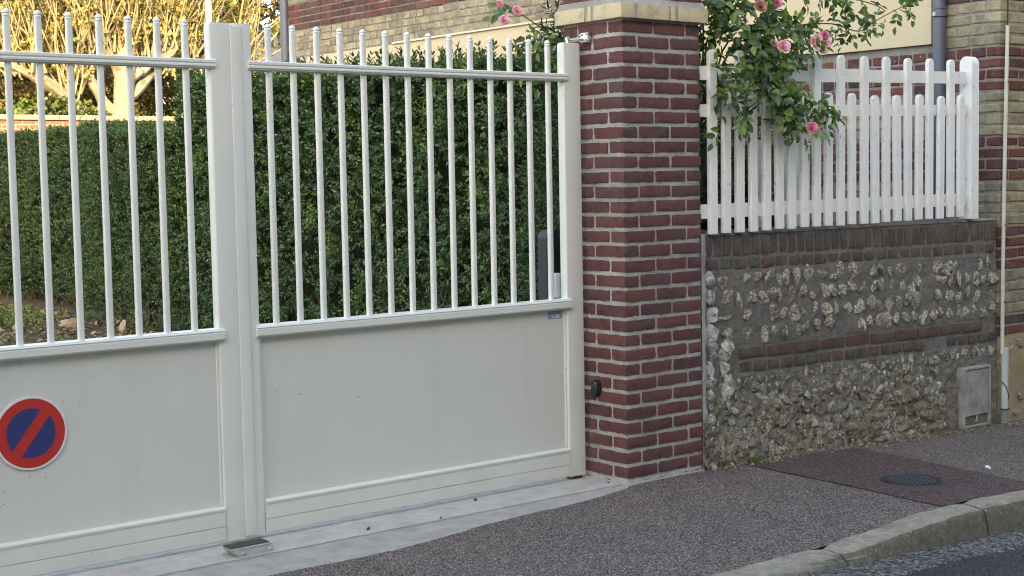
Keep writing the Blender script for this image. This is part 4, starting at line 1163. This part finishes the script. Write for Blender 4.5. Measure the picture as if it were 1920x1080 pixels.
hedge('tall dark green hedge directly behind the right gate leaf', 1.62, 2.75, 2.0, 8.35, 2.34, 340, 0.052, M['leaf_hedge'], 0.10, 0.11, 0, 330, nleaf=9, zt1=2.54)
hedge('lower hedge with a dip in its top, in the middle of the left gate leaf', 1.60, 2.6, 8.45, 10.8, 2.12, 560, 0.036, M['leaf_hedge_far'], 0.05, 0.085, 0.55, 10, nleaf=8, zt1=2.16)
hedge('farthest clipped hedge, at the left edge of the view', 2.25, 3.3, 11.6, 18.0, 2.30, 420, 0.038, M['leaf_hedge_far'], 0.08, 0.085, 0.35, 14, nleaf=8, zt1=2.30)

# dark shrub between the picket fence and the house
def shrub(name, label, cat, c, r, n, llen, mat, lw=0.45, nl=8, slen=0.12, core=True, group=None, shell=0.75):
    root = empty(name, (c[0], c[1], 0)); tag(root, label, cat, group)
    v = rng.normal(size=(n, 3)); v /= np.linalg.norm(v, axis=1, keepdims=True)
    q = v * np.array(r) * rng.uniform(shell, 1.05, n)[:, None]
    q *= (1 + 0.25 * np.array([mn.noise(Vector(t) * 2.1) for t in v]))[:, None]
    P = q + np.array([0, 0, c[2]])
    parts = [sprigs(P, v + np.array([0, 0, .3]) + rng.normal(0, .3, (n, 3)), nl, slen, llen, lw)]
    foliage('foliage', parts, mat, root)
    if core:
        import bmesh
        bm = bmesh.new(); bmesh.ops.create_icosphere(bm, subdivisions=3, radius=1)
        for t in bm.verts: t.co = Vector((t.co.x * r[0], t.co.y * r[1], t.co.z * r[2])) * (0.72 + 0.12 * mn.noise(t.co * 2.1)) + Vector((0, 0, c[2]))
        me = bpy.data.meshes.new('shade_core'); bm.to_mesh(me); bm.free(); me.materials.append(M['core']); ob('shade_core', me, root)  # added inner hull, its dark colour stands for the shade inside
    mb = MB()
    for k in range(5): mb.tube([(random.uniform(-.1, .1), random.uniform(-.1, .1), -.08), (random.uniform(-.3, .3) * r[0], random.uniform(-.3, .3) * r[1], c[2])], [.03, .015], 6)
    mb.build('stems', M['twig'], root)
    return root
shrub('evergreen_shrub', 'dark evergreen shrub behind the left half of the picket fence', 'shrub', (2.05, 1.45, 1.1), (0.6, 0.75, 1.0), 1500, 0.055, M['leaf_dark'])
shrub('evergreen_shrub', 'dark narrow-leaved shrub in the gap right beside the brick pillar', 'shrub', (0.82, 0.95, 1.55), (0.42, 0.42, 1.35), 1500, 0.075, M['leaf_dark'], 0.2, 10, 0.16)

# ------------------------------------------------------------------ climbing rose
rose = empty('climbing_rose', (1.0, 0.55, 0)); tag(rose, 'climbing rose with pink flowers hanging over the left half of the picket fence', 'rose bush')
ro = Vector(rose.location)
canes = [
    [(0.95, 0.50, 0.0), (0.92, 0.45, 1.0), (0.85, 0.30, 1.8), (0.90, 0.10, 2.25), (1.056, 0.0, 2.37), (1.232, 0.0, 2.375), (1.367, 0.0, 2.41), (1.646, 0.0, 2.43), (1.888, 0.0, 2.40), (2.037, 0.0, 2.464), (2.241, 0.0, 2.544), (2.345, 0.0, 2.575)],
    [(1.0, 0.5, 0.0), (0.95, 0.4, 1.3), (0.86, 0.12, 2.25), (0.95, -0.05, 2.2), (1.06, -0.08, 2.07), (1.18, -0.08, 1.98), (1.36, -0.08, 1.955), (1.475, -0.08, 1.985), (1.508, -0.08, 1.91)],
    [(0.95, -0.05, 2.2), (1.0, -0.08, 2.09), (0.93, -0.07, 1.98), (0.84, -0.07, 1.92), (0.749, -0.08, 1.85)],
    [(0.92, 0.5, 1.8), (1.0, 0.2, 2.5), (1.2, 0.05, 2.66), (1.45, 0.0, 2.63), (1.647, 0.0, 2.60), (1.839, 0.0, 2.585), (2.04, 0.0, 2.56), (2.14, 0.0, 2.53)],
    [(0.9, 0.5, 1.5), (0.6, 0.65, 2.1), (0.30, 0.70, 2.27), (0.196, 0.7, 2.32), (0.045, 0.7, 2.40), (-0.083, 0.7, 2.46), (-0.20, 0.68, 2.50)],
    [(0.30, 0.7, 2.27), (0.2, 0.7, 2.24), (0.1, 0.7, 2.2), (0.02, 0.7, 2.22)],
    [(0.9, 0.3, 2.0), (1.05, 0.0, 2.3), (1.15, -0.06, 2.1), (1.2, -0.09, 1.92), (1.28, -0.09, 1.80)],
    [(0.9, 0.3, 1.9), (0.72, 0.1, 2.3), (0.72, 0.02, 2.1), (0.74, -0.02, 1.95)],
    [(0.9, 0.3, 1.9), (0.9, 0.2, 2.4), (1.0, 0.1, 2.75), (1.1, 0.0, 2.95)],
    [(0.9, 0.3, 1.9), (0.8, 0.2, 2.4), (0.75, 0.1, 2.8), (0.8, 0.0, 3.05)],
    [(1.367, 0.0, 2.41), (1.42, 0.0, 2.33), (1.45, -0.03, 2.26)],
]
def smooth_path(p, k=5):
    p = [Vector(a) for a in p]; out = []
    for i in range(len(p) - 1):
        a, b, c, d = p[max(i - 1, 0)], p[i], p[i + 1], p[min(i + 2, len(p) - 1)]
        for j in range(k):
            t = j / k; out.append(0.5 * ((2 * b) + (c - a) * t + (2 * a - 5 * b + 4 * c - d) * t * t + (3 * b - a - 3 * c + d) * t ** 3))
    out.append(p[-1]); return out
paths = []
for c in canes:
    sp_ = smooth_path(c); paths.append(sp_)
    mb = MB(); n = len(sp_); mb.tube([p - ro for p in sp_], [0.007 - 0.005 * i / n for i in range(n)], 6); mb.build('cane', M['cane'], rose, True, recalc=False)
# leaf blades
LB = []
for s_ in range(4):
    V, F = leaf_arrays(np.zeros((1, 3)), np.array([[0, 1., 0]]), np.array([[0, 0, 1.]]), np.array([1.0]), np.array([0.52 + .06 * s_]), 0.10 + .05 * s_)
    me = np_mesh('leaf', V, F, M['leaf_rose']); LB.append(me)
leaves = []
def compound(p, d, sc=1.0):
    """one rose leaf: five leaflets on a stalk"""
    d = Vector(d).normalized(); up = Vector((random.gauss(0, .5), random.gauss(-.5, .4), random.gauss(.6, .4)))
    side = d.cross(up); side = side.normalized() if side.length > .01 else Vector((1, 0, 0)); nn = side.cross(d)
    L = 0.10 * sc
    for (f, s_) in ((0.35, 1), (0.35, -1), (0.68, 1), (0.68, -1), (1.0, 0)):
        if s_ and random.random() < 0.12: continue
        base = p + d * L * f + Vector((0, 0, -0.02 * f * f))
        a = (d * (0.7 if s_ else 1) + side * s_ * 0.9 + Vector((random.gauss(0, .15), random.gauss(0, .15), random.gauss(-.15, .15)))).normalized()
        n_ = (nn + Vector((random.gauss(0, .3), random.gauss(0, .3), random.gauss(0, .3)))).normalized()
        leaves.append((base, a, n_, random.uniform(.042, .066) * sc))
def along(path, a, b, n, spread=0.03, sc=1.0, down=0.3):
    m_ = len(path)
    for _ in range(n):
        t = a + (b - a) * random.random(); i = int(t * (m_ - 1)); p = path[i]
        tg = (path[min(i + 1, m_ - 1)] - path[max(i - 1, 0)]).normalized()
        d = tg * random.uniform(0, .8) + Vector((random.gauss(0, .6), random.gauss(0, .45), random.gauss(-down, .6)))
        compound(p + Vector((random.gauss(0, spread), random.gauss(0, spread), random.gauss(0, spread))), d, sc)
along(paths[0], 0.55, 1.0, 34, 0.015, 0.95, .15); along(paths[0], 0.3, 0.6, 26, 0.05, 1.0)
along(paths[1], 0.55, 1.0, 24, 0.02, 0.9); along(paths[2], 0.2, 1.0, 7, 0.01, 1.0); along(paths[3], 0.35, 1.0, 22, 0.015, 1.0, .5)
along(paths[4], 0.35, 1.0, 16, 0.015, 1.1); along(paths[5], 0.2, 1.0, 6, 0.015, 1.1); along(paths[6], 0.3, 1.0, 26, 0.03); along(paths[7], 0.2, 1, 14, .03); along(paths[8], .2, 1, 12, .03); along(paths[9], .2, 1, 12, .04)
# fill the mass of the bush: (centre, radius x, z, count)
for (c, rx, rz, n) in (((0.93, 0.02, 2.36), 0.20, 0.16, 50), ((1.10, -0.02, 2.26), 0.15, 0.10, 28), ((0.88, -0.02, 2.15), 0.13, 0.10, 20), ((1.10, -0.06, 2.06), 0.11, 0.08, 16), ((1.15, -0.06, 1.93), 0.10, 0.05, 12), ((1.27, 0.0, 2.36), 0.14, 0.07, 18),
                       ((0.74, 0.15, 2.38), 0.11, 0.20, 32), ((0.70, 0.10, 2.08), 0.07, 0.10, 16), ((1.02, 0.05, 2.52), 0.22, 0.12, 30), ((0.80, 0.15, 2.60), 0.16, 0.18, 36), ((0.80, -0.02, 1.98), 0.08, 0.07, 14)):
    for _ in range(n):
        p = Vector((c[0] + random.gauss(0, rx * .6), c[1] + random.gauss(0, .05), c[2] + random.gauss(0, rz * .6)))
        compound(p, (random.gauss(0, 1), random.gauss(-.3, .6), random.gauss(-.35, .8)), random.uniform(.85, 1.2))
def show(p):
    q = pix(p)
    return q is not None and 0 < q[1] < 1080
leaves.sort(key=lambda t: (not show(t[0]), -t[3] + 0.25 * (t[0].y)))
rest = []
for i, (p, a, n_, l) in enumerate(leaves):
    if i < 298:
        b = a.cross(n_).normalized(); nn = b.cross(a)
        Rm = Matrix((b, a, nn)).transposed(); o = ob('leaf', LB[i % 4], rose, p - ro, Rm.to_euler(), (l, l, l))
    else: rest.append((p - ro, a, n_, l))
if rest:
    P_, A_, N_ = (np.array([list(t[k]) for t in rest]) for k in range(3)); L_ = np.array([t[3] for t in rest])
    foliage('leafage', [(P_, A_, N_, L_, L_ * .55)], M['leaf_rose'], rose)
# blooms
def bloom(p, r, mat, seed, n=46, label=None):
    r *= 0.84
    rr = random.Random(seed); P_ = []; A_ = []; N_ = []; L_ = []
    face = Vector((-0.45, -0.75, 0.35)).normalized(); t1 = face.orthogonal().normalized(); t2 = face.cross(t1)
    for k in range(n):
        f = math.sqrt((k + .5) / n); a = k * 2.39996
        rad_ = t1 * math.cos(a) + t2 * math.sin(a)
        ax = (rad_ * (0.25 + 1.1 * f) + face * (1.25 - 1.1 * f)).normalized()
        P_.append(list(rad_ * r * .18 * f)); A_.append(list(ax)); N_.append(list((face - rad_ * .5 + Vector((rr.gauss(0, .2), rr.gauss(0, .2), rr.gauss(0, .2)))))); L_.append(r * (0.55 + .5 * f) * rr.uniform(.85, 1.1))
    L_ = np.array(L_); V, F = leaf_arrays(np.array(P_), np.array(A_), np.array(N_), L_, L_ * .95, -0.12)
    # widen tips of petals
    V = V.reshape(-1, 6, 3); V[:, 3] = V[:, 3] * .95; V[:, 2] += (V[:, 2] - V[:, 4]) * .25; V[:, 4] += (V[:, 4] - V[:, 2]) * .2; V = V.reshape(-1, 3)
    o = ob('flower', np_mesh('flower', V, F, mat), rose, Vector(p) - ro)
    if label: o['label'] = label
    return o
bloom((0.945, -0.24, 2.25), 0.042, M['petal'], 1); bloom((0.89, -0.22, 2.27), 0.022, M['petal_old'], 2)
for k, (dx_, dz_) in enumerate(((-.035, -.01), (0.0, .01), (.035, 0.0), (-.02, .035), (.015, -.03), (-.055, .015), (.03, .03))): bloom((1.405 + dx_, -0.12 + .01 * (k % 2), 2.292 + dz_), 0.030, M['petal'], 10 + k, 30)
bloom((1.435, -0.12, 2.345), 0.030, M['petal_deep'], 20); bloom((1.175, -0.24, 1.822), 0.040, M['petal_deep'], 3, label='bright pink rose hanging lowest on the bush')
bloom((0.925, -0.10, 2.475), 0.040, M['petal_old'], 4, label='faded brownish rose'); bloom((1.084, -0.08, 2.505), 0.032, M['petal_deep'], 5); bloom((2.275, -0.03, 2.552), 0.011, M['petal_deep'], 6, 14); bloom((2.10, -0.02, 2.50), 0.008, M['petal_deep'], 7, 12)
bloom((-0.225, 0.66, 2.412), 0.034, M['petal'], 30); bloom((-0.135, 0.66, 2.466), 0.034, M['petal'], 31); bloom((-0.235, 0.68, 2.497), 0.024, M['petal_deep'], 32, 26)

# grass tuft at the wall foot
gt = rng.uniform(0, 1, (70, 3)); P_ = np.stack([0.90 + rng.normal(0, .03, 70), -0.055 + rng.normal(0, .015, 70), np.full(70, -0.004)], 1)
A_ = np.stack([rng.normal(0, .5, 70), rng.normal(-.3, .4, 70), np.ones(70)], 1); L_ = rng.uniform(.02, .055, 70)
o = foliage('weeds', [(P_, A_, rng.normal(0, 1, (70, 3)), L_, L_ * .12 + .0015)], M['leaf_ivy'], None); tag(o, 'small green weeds growing at the foot of the flint wall', 'weeds')
# pebbles and debris
mb = MB()
for _ in range(420):
    x = random.uniform(0.62, 3.6); y = -0.035 - abs(random.gauss(0, .05)); s_ = random.uniform(.002, .008) * (1.5 if random.random() < .08 else 1)
    z = pave_z(x, y) + .005; V, F = box_vf((-1, -1, -.6), (1, 1, .6)); Rm = Euler((random.random() * 6, random.random() * 6, random.random() * 6)).to_matrix()
    mb.add([Vector((x, y, z)) + Rm @ (Vector(v) * s_) for v in V], F)
o = mb.build('grit', M['flint_dull'], None, recalc=False); tag(o, 'loose grit and crumbs along the foot of the flint wall', 'grit', kind='stuff')
def pebble(x, y, s, mat, lab):
    me = FL[int(abs(x * 97)) % 14].copy(); me.materials.clear(); me.materials.append(mat)
    o = ob('pebble', me, None, (x, y, pave_z(x, y) + 0.006 + s * .25), (x * 9, y * 9, 1), (s, s, s * .6)); tag(o, lab, 'pebble')
pebble(-0.80, 0.24, 0.013, M['twig'], 'dark crumb on the concrete below the right half of the gate')
pebble(-1.525, 0.093, 0.013, M['twig'], 'small brown pebble on the concrete nearest the gate stop')
pebble(-1.15, 0.05, 0.009, M['twig'], 'tiny dark pebble near the edge of the concrete strip')
pebble(-0.04, 0.10, 0.008, M['twig'], 'tiny dark pebble on the concrete at the pillar foot')
pebble(0.615, -0.03, 0.022, M['mortar'], 'pale lump of mortar at the right foot of the brick pillar')
pebble(1.66, -1.02, 0.018, M['sign_white'], 'small white stone on the pavement near the kerb, right of the manhole')
pebble(3.28, -0.12, 0.018, M['petal_old'], 'pinkish scrap on the pavement by the foot of the white pipe')

# ------------------------------------------------------------------ things behind the gate
wb = empty('equipment_cabinet', (0.105, 0.66, 0)); tag(wb, 'tall dark grey upright cabinet with a rounded top behind the right stile of the gate', 'cabinet')
P = [(-0.155, 0.0), (0.155, 0.0)] + [(0.105 + 0.05 * math.cos(rad(t_)), 1.255 + 0.05 * math.sin(rad(t_))) for t_ in range(0, 91, 15)] + [(-0.105 + 0.05 * math.cos(rad(t_)), 1.255 + 0.05 * math.sin(rad(t_))) for t_ in range(90, 181, 15)]
mb = MB(); mb.prism(P, 'y', -0.11, -0.03); l_ = mb.build('body', M['bin'], wb); md = l_.modifiers.new('bevel', 'BEVEL'); md.width = 0.008; md.segments = 2; md.limit_method = 'ANGLE'
mb = MB(); mb.box((-0.115, -0.118, 0.12), (0.125, -0.1105, 1.20), 0.003); mb.build('door', M['bin'], wb)
mb = MB(); mb.lathe([(0.008, 0), (0.008, -0.008), (0.004, -0.010)], (-0.095, -0.1185, 1.05), 'y', 12); mb.build('lock', M['galv'], wb)
mb = MB(); mb.box((-0.18, -0.14, -0.06), (0.18, 0.0, -0.001), 0.004); mb.build('plinth', M['slab'], wb)

# ground litter, plants and rocks under the left hedges
n = 5200; x = rng.uniform(-1.2, 1.9, n); y = rng.uniform(7.5, 16, n)
P_ = np.stack([x, y, np.full(n, 0.0) + 0.05 * np.clip((y - 9) / 3, 0, 1) + rng.uniform(0, .02, n)], 1); L_ = rng.uniform(.03, .08, n)
o = foliage('leaf_litter', [(P_, rng.normal(0, 1, (n, 3)) * np.array([1, 1, .25]), rng.normal(0, .35, (n, 3)) + np.array([0, 0, 1]), L_, L_ * .6)], M['leaf_litter'], None); tag(o, 'fallen leaves scattered on the soil below the left hedges', 'leaf litter')
n = 330; x = rng.normal(0.75, .25, n); y = rng.normal(11.6, .6, n); P_ = np.stack([x, y, rng.uniform(0.03, .12, n)], 1)
o = foliage('ground_cover', [sprigs(P_, np.stack([rng.normal(0, .5, n), rng.normal(-.2, .5, n), np.ones(n)], 1), 6, 0.10, 0.055, .4)], M['leaf_ivy'], None); tag(o, 'yellow green low plants at the foot of the farthest hedge', 'ground cover')
for i, (x, y, s, lab) in enumerate(((1.25, 10.3, 0.09, 'large pale boulder at the hedge foot'), (1.55, 9.6, 0.07, 'brown boulder just right of the largest one'), (0.75, 10.5, 0.07, 'small grey stone left of the boulders'))):
    me = FL[i + 3].copy(); me.materials.clear(); me.materials.append(M['rock']); o = ob('boulder', me, None, (x, y, 0.03 + s * .3), (i, i * 2, i), (s * 1.5, s, s * .8)); tag(o, lab, 'boulder')

# ------------------------------------------------------------------ garden wall, tree, backdrop
gw = empty('garden_wall', (5.0, 18.5, 0)); tag(gw, 'sunlit orange brick retaining wall with a pale coping beyond the hedges', 'wall')
def T5(mb): mb.V = [(x - 5, y - 18.5, z) for x, y, z in mb.V]; return mb
mb = MB(); mb.box((-6, 18.505, -0.3), (12, 18.80, 2.70)); T5(mb).build('masonry', M['mortar_cream'], gw)
x = -6.0
while x < 11.9:
    mb = MB(); mb.box((x + .004, 18.45, 2.702), (x + .746, 18.84, 2.785), 0.006); T5(mb).build('coping_stone', M['coping'], gw); x += 0.75
gb = []
for r_i in range(36):
    z = 2.665 - r_i * 0.075
    x = -6 + (0.115 if r_i % 2 else 0)
    while x < 11.8:
        gb.append((0 if (2.8 < x < 7.6 and z > 2.2) else 1, abs(x - 5) + (2.7 - z) * 3, x, z)); x += 0.23
gb.sort()
bm_ = [brick_mesh('brick', 0.216, 0.06, 0.062, M['brick_garden'], 50 + i, segs=(3, 1, 1), amp=0.002) for i in range(4)]
mb = MB()
for i, (_, _, x, z) in enumerate(gb):
    if i < 298: ob('brick', bm_[i % 4], gw, (x + .108 - 5, 18.525 - 18.5, z))
    else: mb.box((x - 5, -0.004, z - .031), (x + .216 - 5, 0.03, z + .031))
o = mb.build('brickwork', M['brick_garden'], gw, recalc=False); o['kind'] = 'stuff'

def limb(mb, a, b, r0, r1, wob=0.12, k=7, n=7):
    a, b = Vector(a), Vector(b); pts = []; ph = random.random() * 50
    for i in range(n + 1):
        t = i / n; w = math.sin(t * math.pi) * wob
        pts.append(a.lerp(b, t) + Vector((mn.noise(Vector((ph, t * 3, 0))), mn.noise(Vector((ph, t * 3, 5))), mn.noise(Vector((ph, t * 3, 9))))) * w * 2)
    mb.tube(pts, [r0 + (r1 - r0) * i / n + 0.012 * mn.noise(Vector((ph, i * 1.3, 0))) * (r0 > .05) for i in range(n + 1)], k); return pts
lt = empty('pollarded_tree', (6.8, 21.0, 2.3)); tag(lt, 'sunlit pollarded lime tree with a thicket of yellow shoots above the garden wall', 'tree')
mb = MB(); mb.tube([(0, 0, -0.1), (-0.02, 0, 0.4), (0.0, 0.02, 0.9), (0.03, 0, 1.35), (0.0, 0, 1.75), (-0.05, 0, 1.85)], [0.30, 0.23, 0.19, 0.20, 0.27, 0.16], 12)
mb.build('trunk', M['bark'], lt, True)
heads = []
for (a, b, r0, r1) in (((-.05, 0, .35), (-1.75, -.1, 1.38), .13, .10), ((-.1, 0, .6), (-1.15, .25, 1.75), .11, .09), ((.05, 0, .95), (1.3, .1, 1.75), .10, .07), ((0, 0, 1.2), (1.0, -.2, 1.95), .10, .08), ((0, 0, 1.4), (-.7, -.2, 2.0), .10, .08), ((-1.0, 0, 1.0), (-2.7, 0.1, 1.55), .09, .07), ((1.2, .1, 1.2), (2.6, .2, 1.35), .07, .05)):
    mb = MB(); limb(mb, a, b, r0, r1, .14); mb.build('limb', M['bark'], lt, True, recalc=False); heads.append(Vector(b)); heads.append(Vector(a).lerp(Vector(b), .6))
heads += [Vector((0, 0, 1.8)), Vector((.15, 0, 1.7)), Vector((-.2, 0, 1.7))]
mb = MB(); tips = []
for i in range(300):
    h = random.choice(heads); L = random.uniform(1.4, 3.8); d = Vector((random.gauss(0, .28) + h.x * .13, random.gauss(0, .28), 1)).normalized()
    h2 = h + Vector((random.gauss(0, .13), random.gauss(0, .1), random.gauss(0, .06)))
    pts = limb(mb, h2, h2 + d * L, random.uniform(.012, .026), .005, .16, 4, 5); tips += pts[1:]
o = mb.build('shoots', M['shoot'], lt, recalc=False); o['kind'] = 'stuff'
T_ = np.array([list(tips[i]) for i in rng.integers(0, len(tips), 1500)]) + rng.normal(0, .08, (1500, 3))
foliage('foliage', [sprigs(T_, rng.normal(0, 1, (1500, 3)) + np.array([0, 0, .6]), 3, .1, .10, .6)], M['leaf_gold'], lt)
T_ = np.array([list(tips[i]) for i in rng.integers(0, len(tips), 2300)]) + rng.normal(0, .10, (2300, 3)) + np.array([0, .15, 0])
foliage('dry_leaves', [sprigs(T_, rng.normal(0, 1, (2300, 3)) + np.array([0, 0, -.3]), 4, .1, .10, .65)], M['leaf_autumn'], lt)

def tree(label, x, y, z, h, rx, rz, n, mat, llen=0.12, group='autumn trees beyond the garden wall', zc=None, ry=None, name='autumn_tree'):
    root = empty(name, (x, y, z)); tag(root, label, 'tree', group); zc = zc or h * .62
    mb = MB(); limb(mb, (0, 0, -.1), (random.uniform(-.3, .3), 0, zc), .2, .12, .3, 9); mb.build('trunk', M['bark'], root, True, recalc=False)
    cl = []; mb = MB()
    for k in range(46):
        v = Vector((random.gauss(0, 1), random.gauss(0, 1), random.gauss(0, 1))).normalized() * random.uniform(.35, 1) ** .5
        cl.append((Vector((v.x * rx, v.y * (ry or rx), zc + v.z * rz)), random.uniform(.35, .75) * rx * .42))
        limb(mb, (0, 0, zc * random.uniform(.5, 1)), cl[-1][0], .05, .012, .2, 5, 4)
    mb.build('branches', M['twig'], root, recalc=False)
    parts = []
    for c, r in cl:
        m_ = int(n / 46); v = rng.normal(size=(m_, 3)); v /= np.linalg.norm(v, axis=1, keepdims=True); q = v * (r * rng.uniform(.3, 1.1, m_) ** .6)[:, None] + np.array(list(c))
        parts.append(sprigs(q, v + rng.normal(0, .5, (m_, 3)), 5, llen * 1.6, llen, .6))
    foliage('foliage', parts, mat, root)
    return root
tree('copper leaved tree behind the left part of the pollarded tree', 5.2, 24.5, 2.3, 5, 2.3, 2.3, 5200, M['leaf_autumn'], .11, zc=2.0)
tree('copper leaved tree behind the right part of the pollarded tree', 8.9, 24.6, 2.3, 5, 2.2, 2.2, 4800, M['leaf_autumn'], .11, zc=2.1)
tree('overhanging copper leaved tree between the pole and the house corner', 12.2, 26.6, 2.3, 6, 2.15, 1.75, 4200, M['leaf_autumn'], .12, zc=4.5)
tree('dark broadleaf tree filling the far left background', 3.6, 29.5, 2.3, 8, 3.2, 3.2, 4200, M['leaf_dark'], .15, 'dark trees far behind', zc=2.8, name='broadleaf_tree')
tree('dark broadleaf tree filling the middle background', 8.4, 30.5, 2.3, 8, 3.4, 3.2, 4200, M['leaf_dark'], .15, 'dark trees far behind', zc=3.0, name='broadleaf_tree')
shrub('ivy_mound', 'bright green ivy mound on the garden wall, left of the pollarded tree', 'shrub', (4.8, 19.6, 2.62), (1.3, .4, .42), 520, .10, M['leaf_ivy'], .7, 6, .1, True)
shrub('ivy_mound', 'green ivy mound on the garden wall, right of the pollarded tree', 'shrub', (8.2, 19.7, 2.60), (1.1, .4, .45), 420, .10, M['leaf_ivy'], .7, 6, .1, True)
pl = empty('utility_pole', (7.93, 19.65, 2.3)); tag(pl, 'pale sunlit utility pole right of the pollarded tree', 'pole')
mb = MB(); mb.lathe([(.062, -.6), (.060, 2.0), (.055, 6.5), (.02, 6.55)], (0, 0, 0), 'z', 16); mb.build('shaft', M['pole'], pl, True)
mb = MB(); mb.box((-.5, -.04, 6.0), (.5, .04, 6.1), .01); mb.build('crossarm', M['pole'], pl)
# far cream house
fh = empty('cream_house', (24.5, 46.0, 2.3)); tag(fh, 'distant cream rendered house in the gap left of the brick house corner', 'house')
mb = MB(); mb.box((-5, -4, 0), (5, 4, 3.6)); mb.build('wall', M['render'], fh)
mb = MB(); mb.prism([(-4.4, 3.605), (4.4, 3.605), (0, 5.4)], 'x', -5.3, 5.3); mb.build('roof', M['roof'], fh)
for x in (-3, 0, 3):
    mb = MB(); mb.box((x - .5, -4.04, 1.2), (x + .5, -4.005, 2.6)); mb.build('window', M['pane'], fh)

# houses across the street (behind the camera): they keep the pavement in shade
for i, (x0, x1, h) in enumerate(((-46, -26, 10.1), (-25.99, -14, 10.3), (-13.99, -2, 10.0), (-1.99, 12, 10.2), (12.01, 30, 10.1))):
    r_ = empty('terraced_house', ((x0 + x1) / 2, -14.5, -0.2)); tag(r_, ['plastered terraced house at the far left end of the row across the street', 'plastered terraced house across the street, second from the left of the row', 'plastered terraced house across the street, middle of the row', 'plastered terraced house across the street, second from the right of the row', 'plastered terraced house at the far right end of the row across the street'][i], 'house', 'terraced houses across the street')
    w = (x1 - x0) / 2
    mb = MB(); mb.box((-w, -4, -.6), (w, 4, h)); mb.build('wall', M['plaster'], r_)
    mb = MB(); mb.prism([(-4.3, h + .005), (4.3, h + .005), (0, h + 2.6)], 'x', -w, w); mb.build('roof', M['roof'], r_)
    for k in (-.6, 0, .6):
        for z in (1.2, 4.2, 7.2):
            mb = MB(); mb.box((k * w - .5, 4.003, z), (k * w + .5, 4.03, z + 1.5)); wd = mb.build('window', M['pane'], r_)
            mb = MB(); mb.box((k * w - .6, 4.003, z - .12), (k * w + .6, 4.12, z - .003)); mb.build('sill', M['slab'], wd)
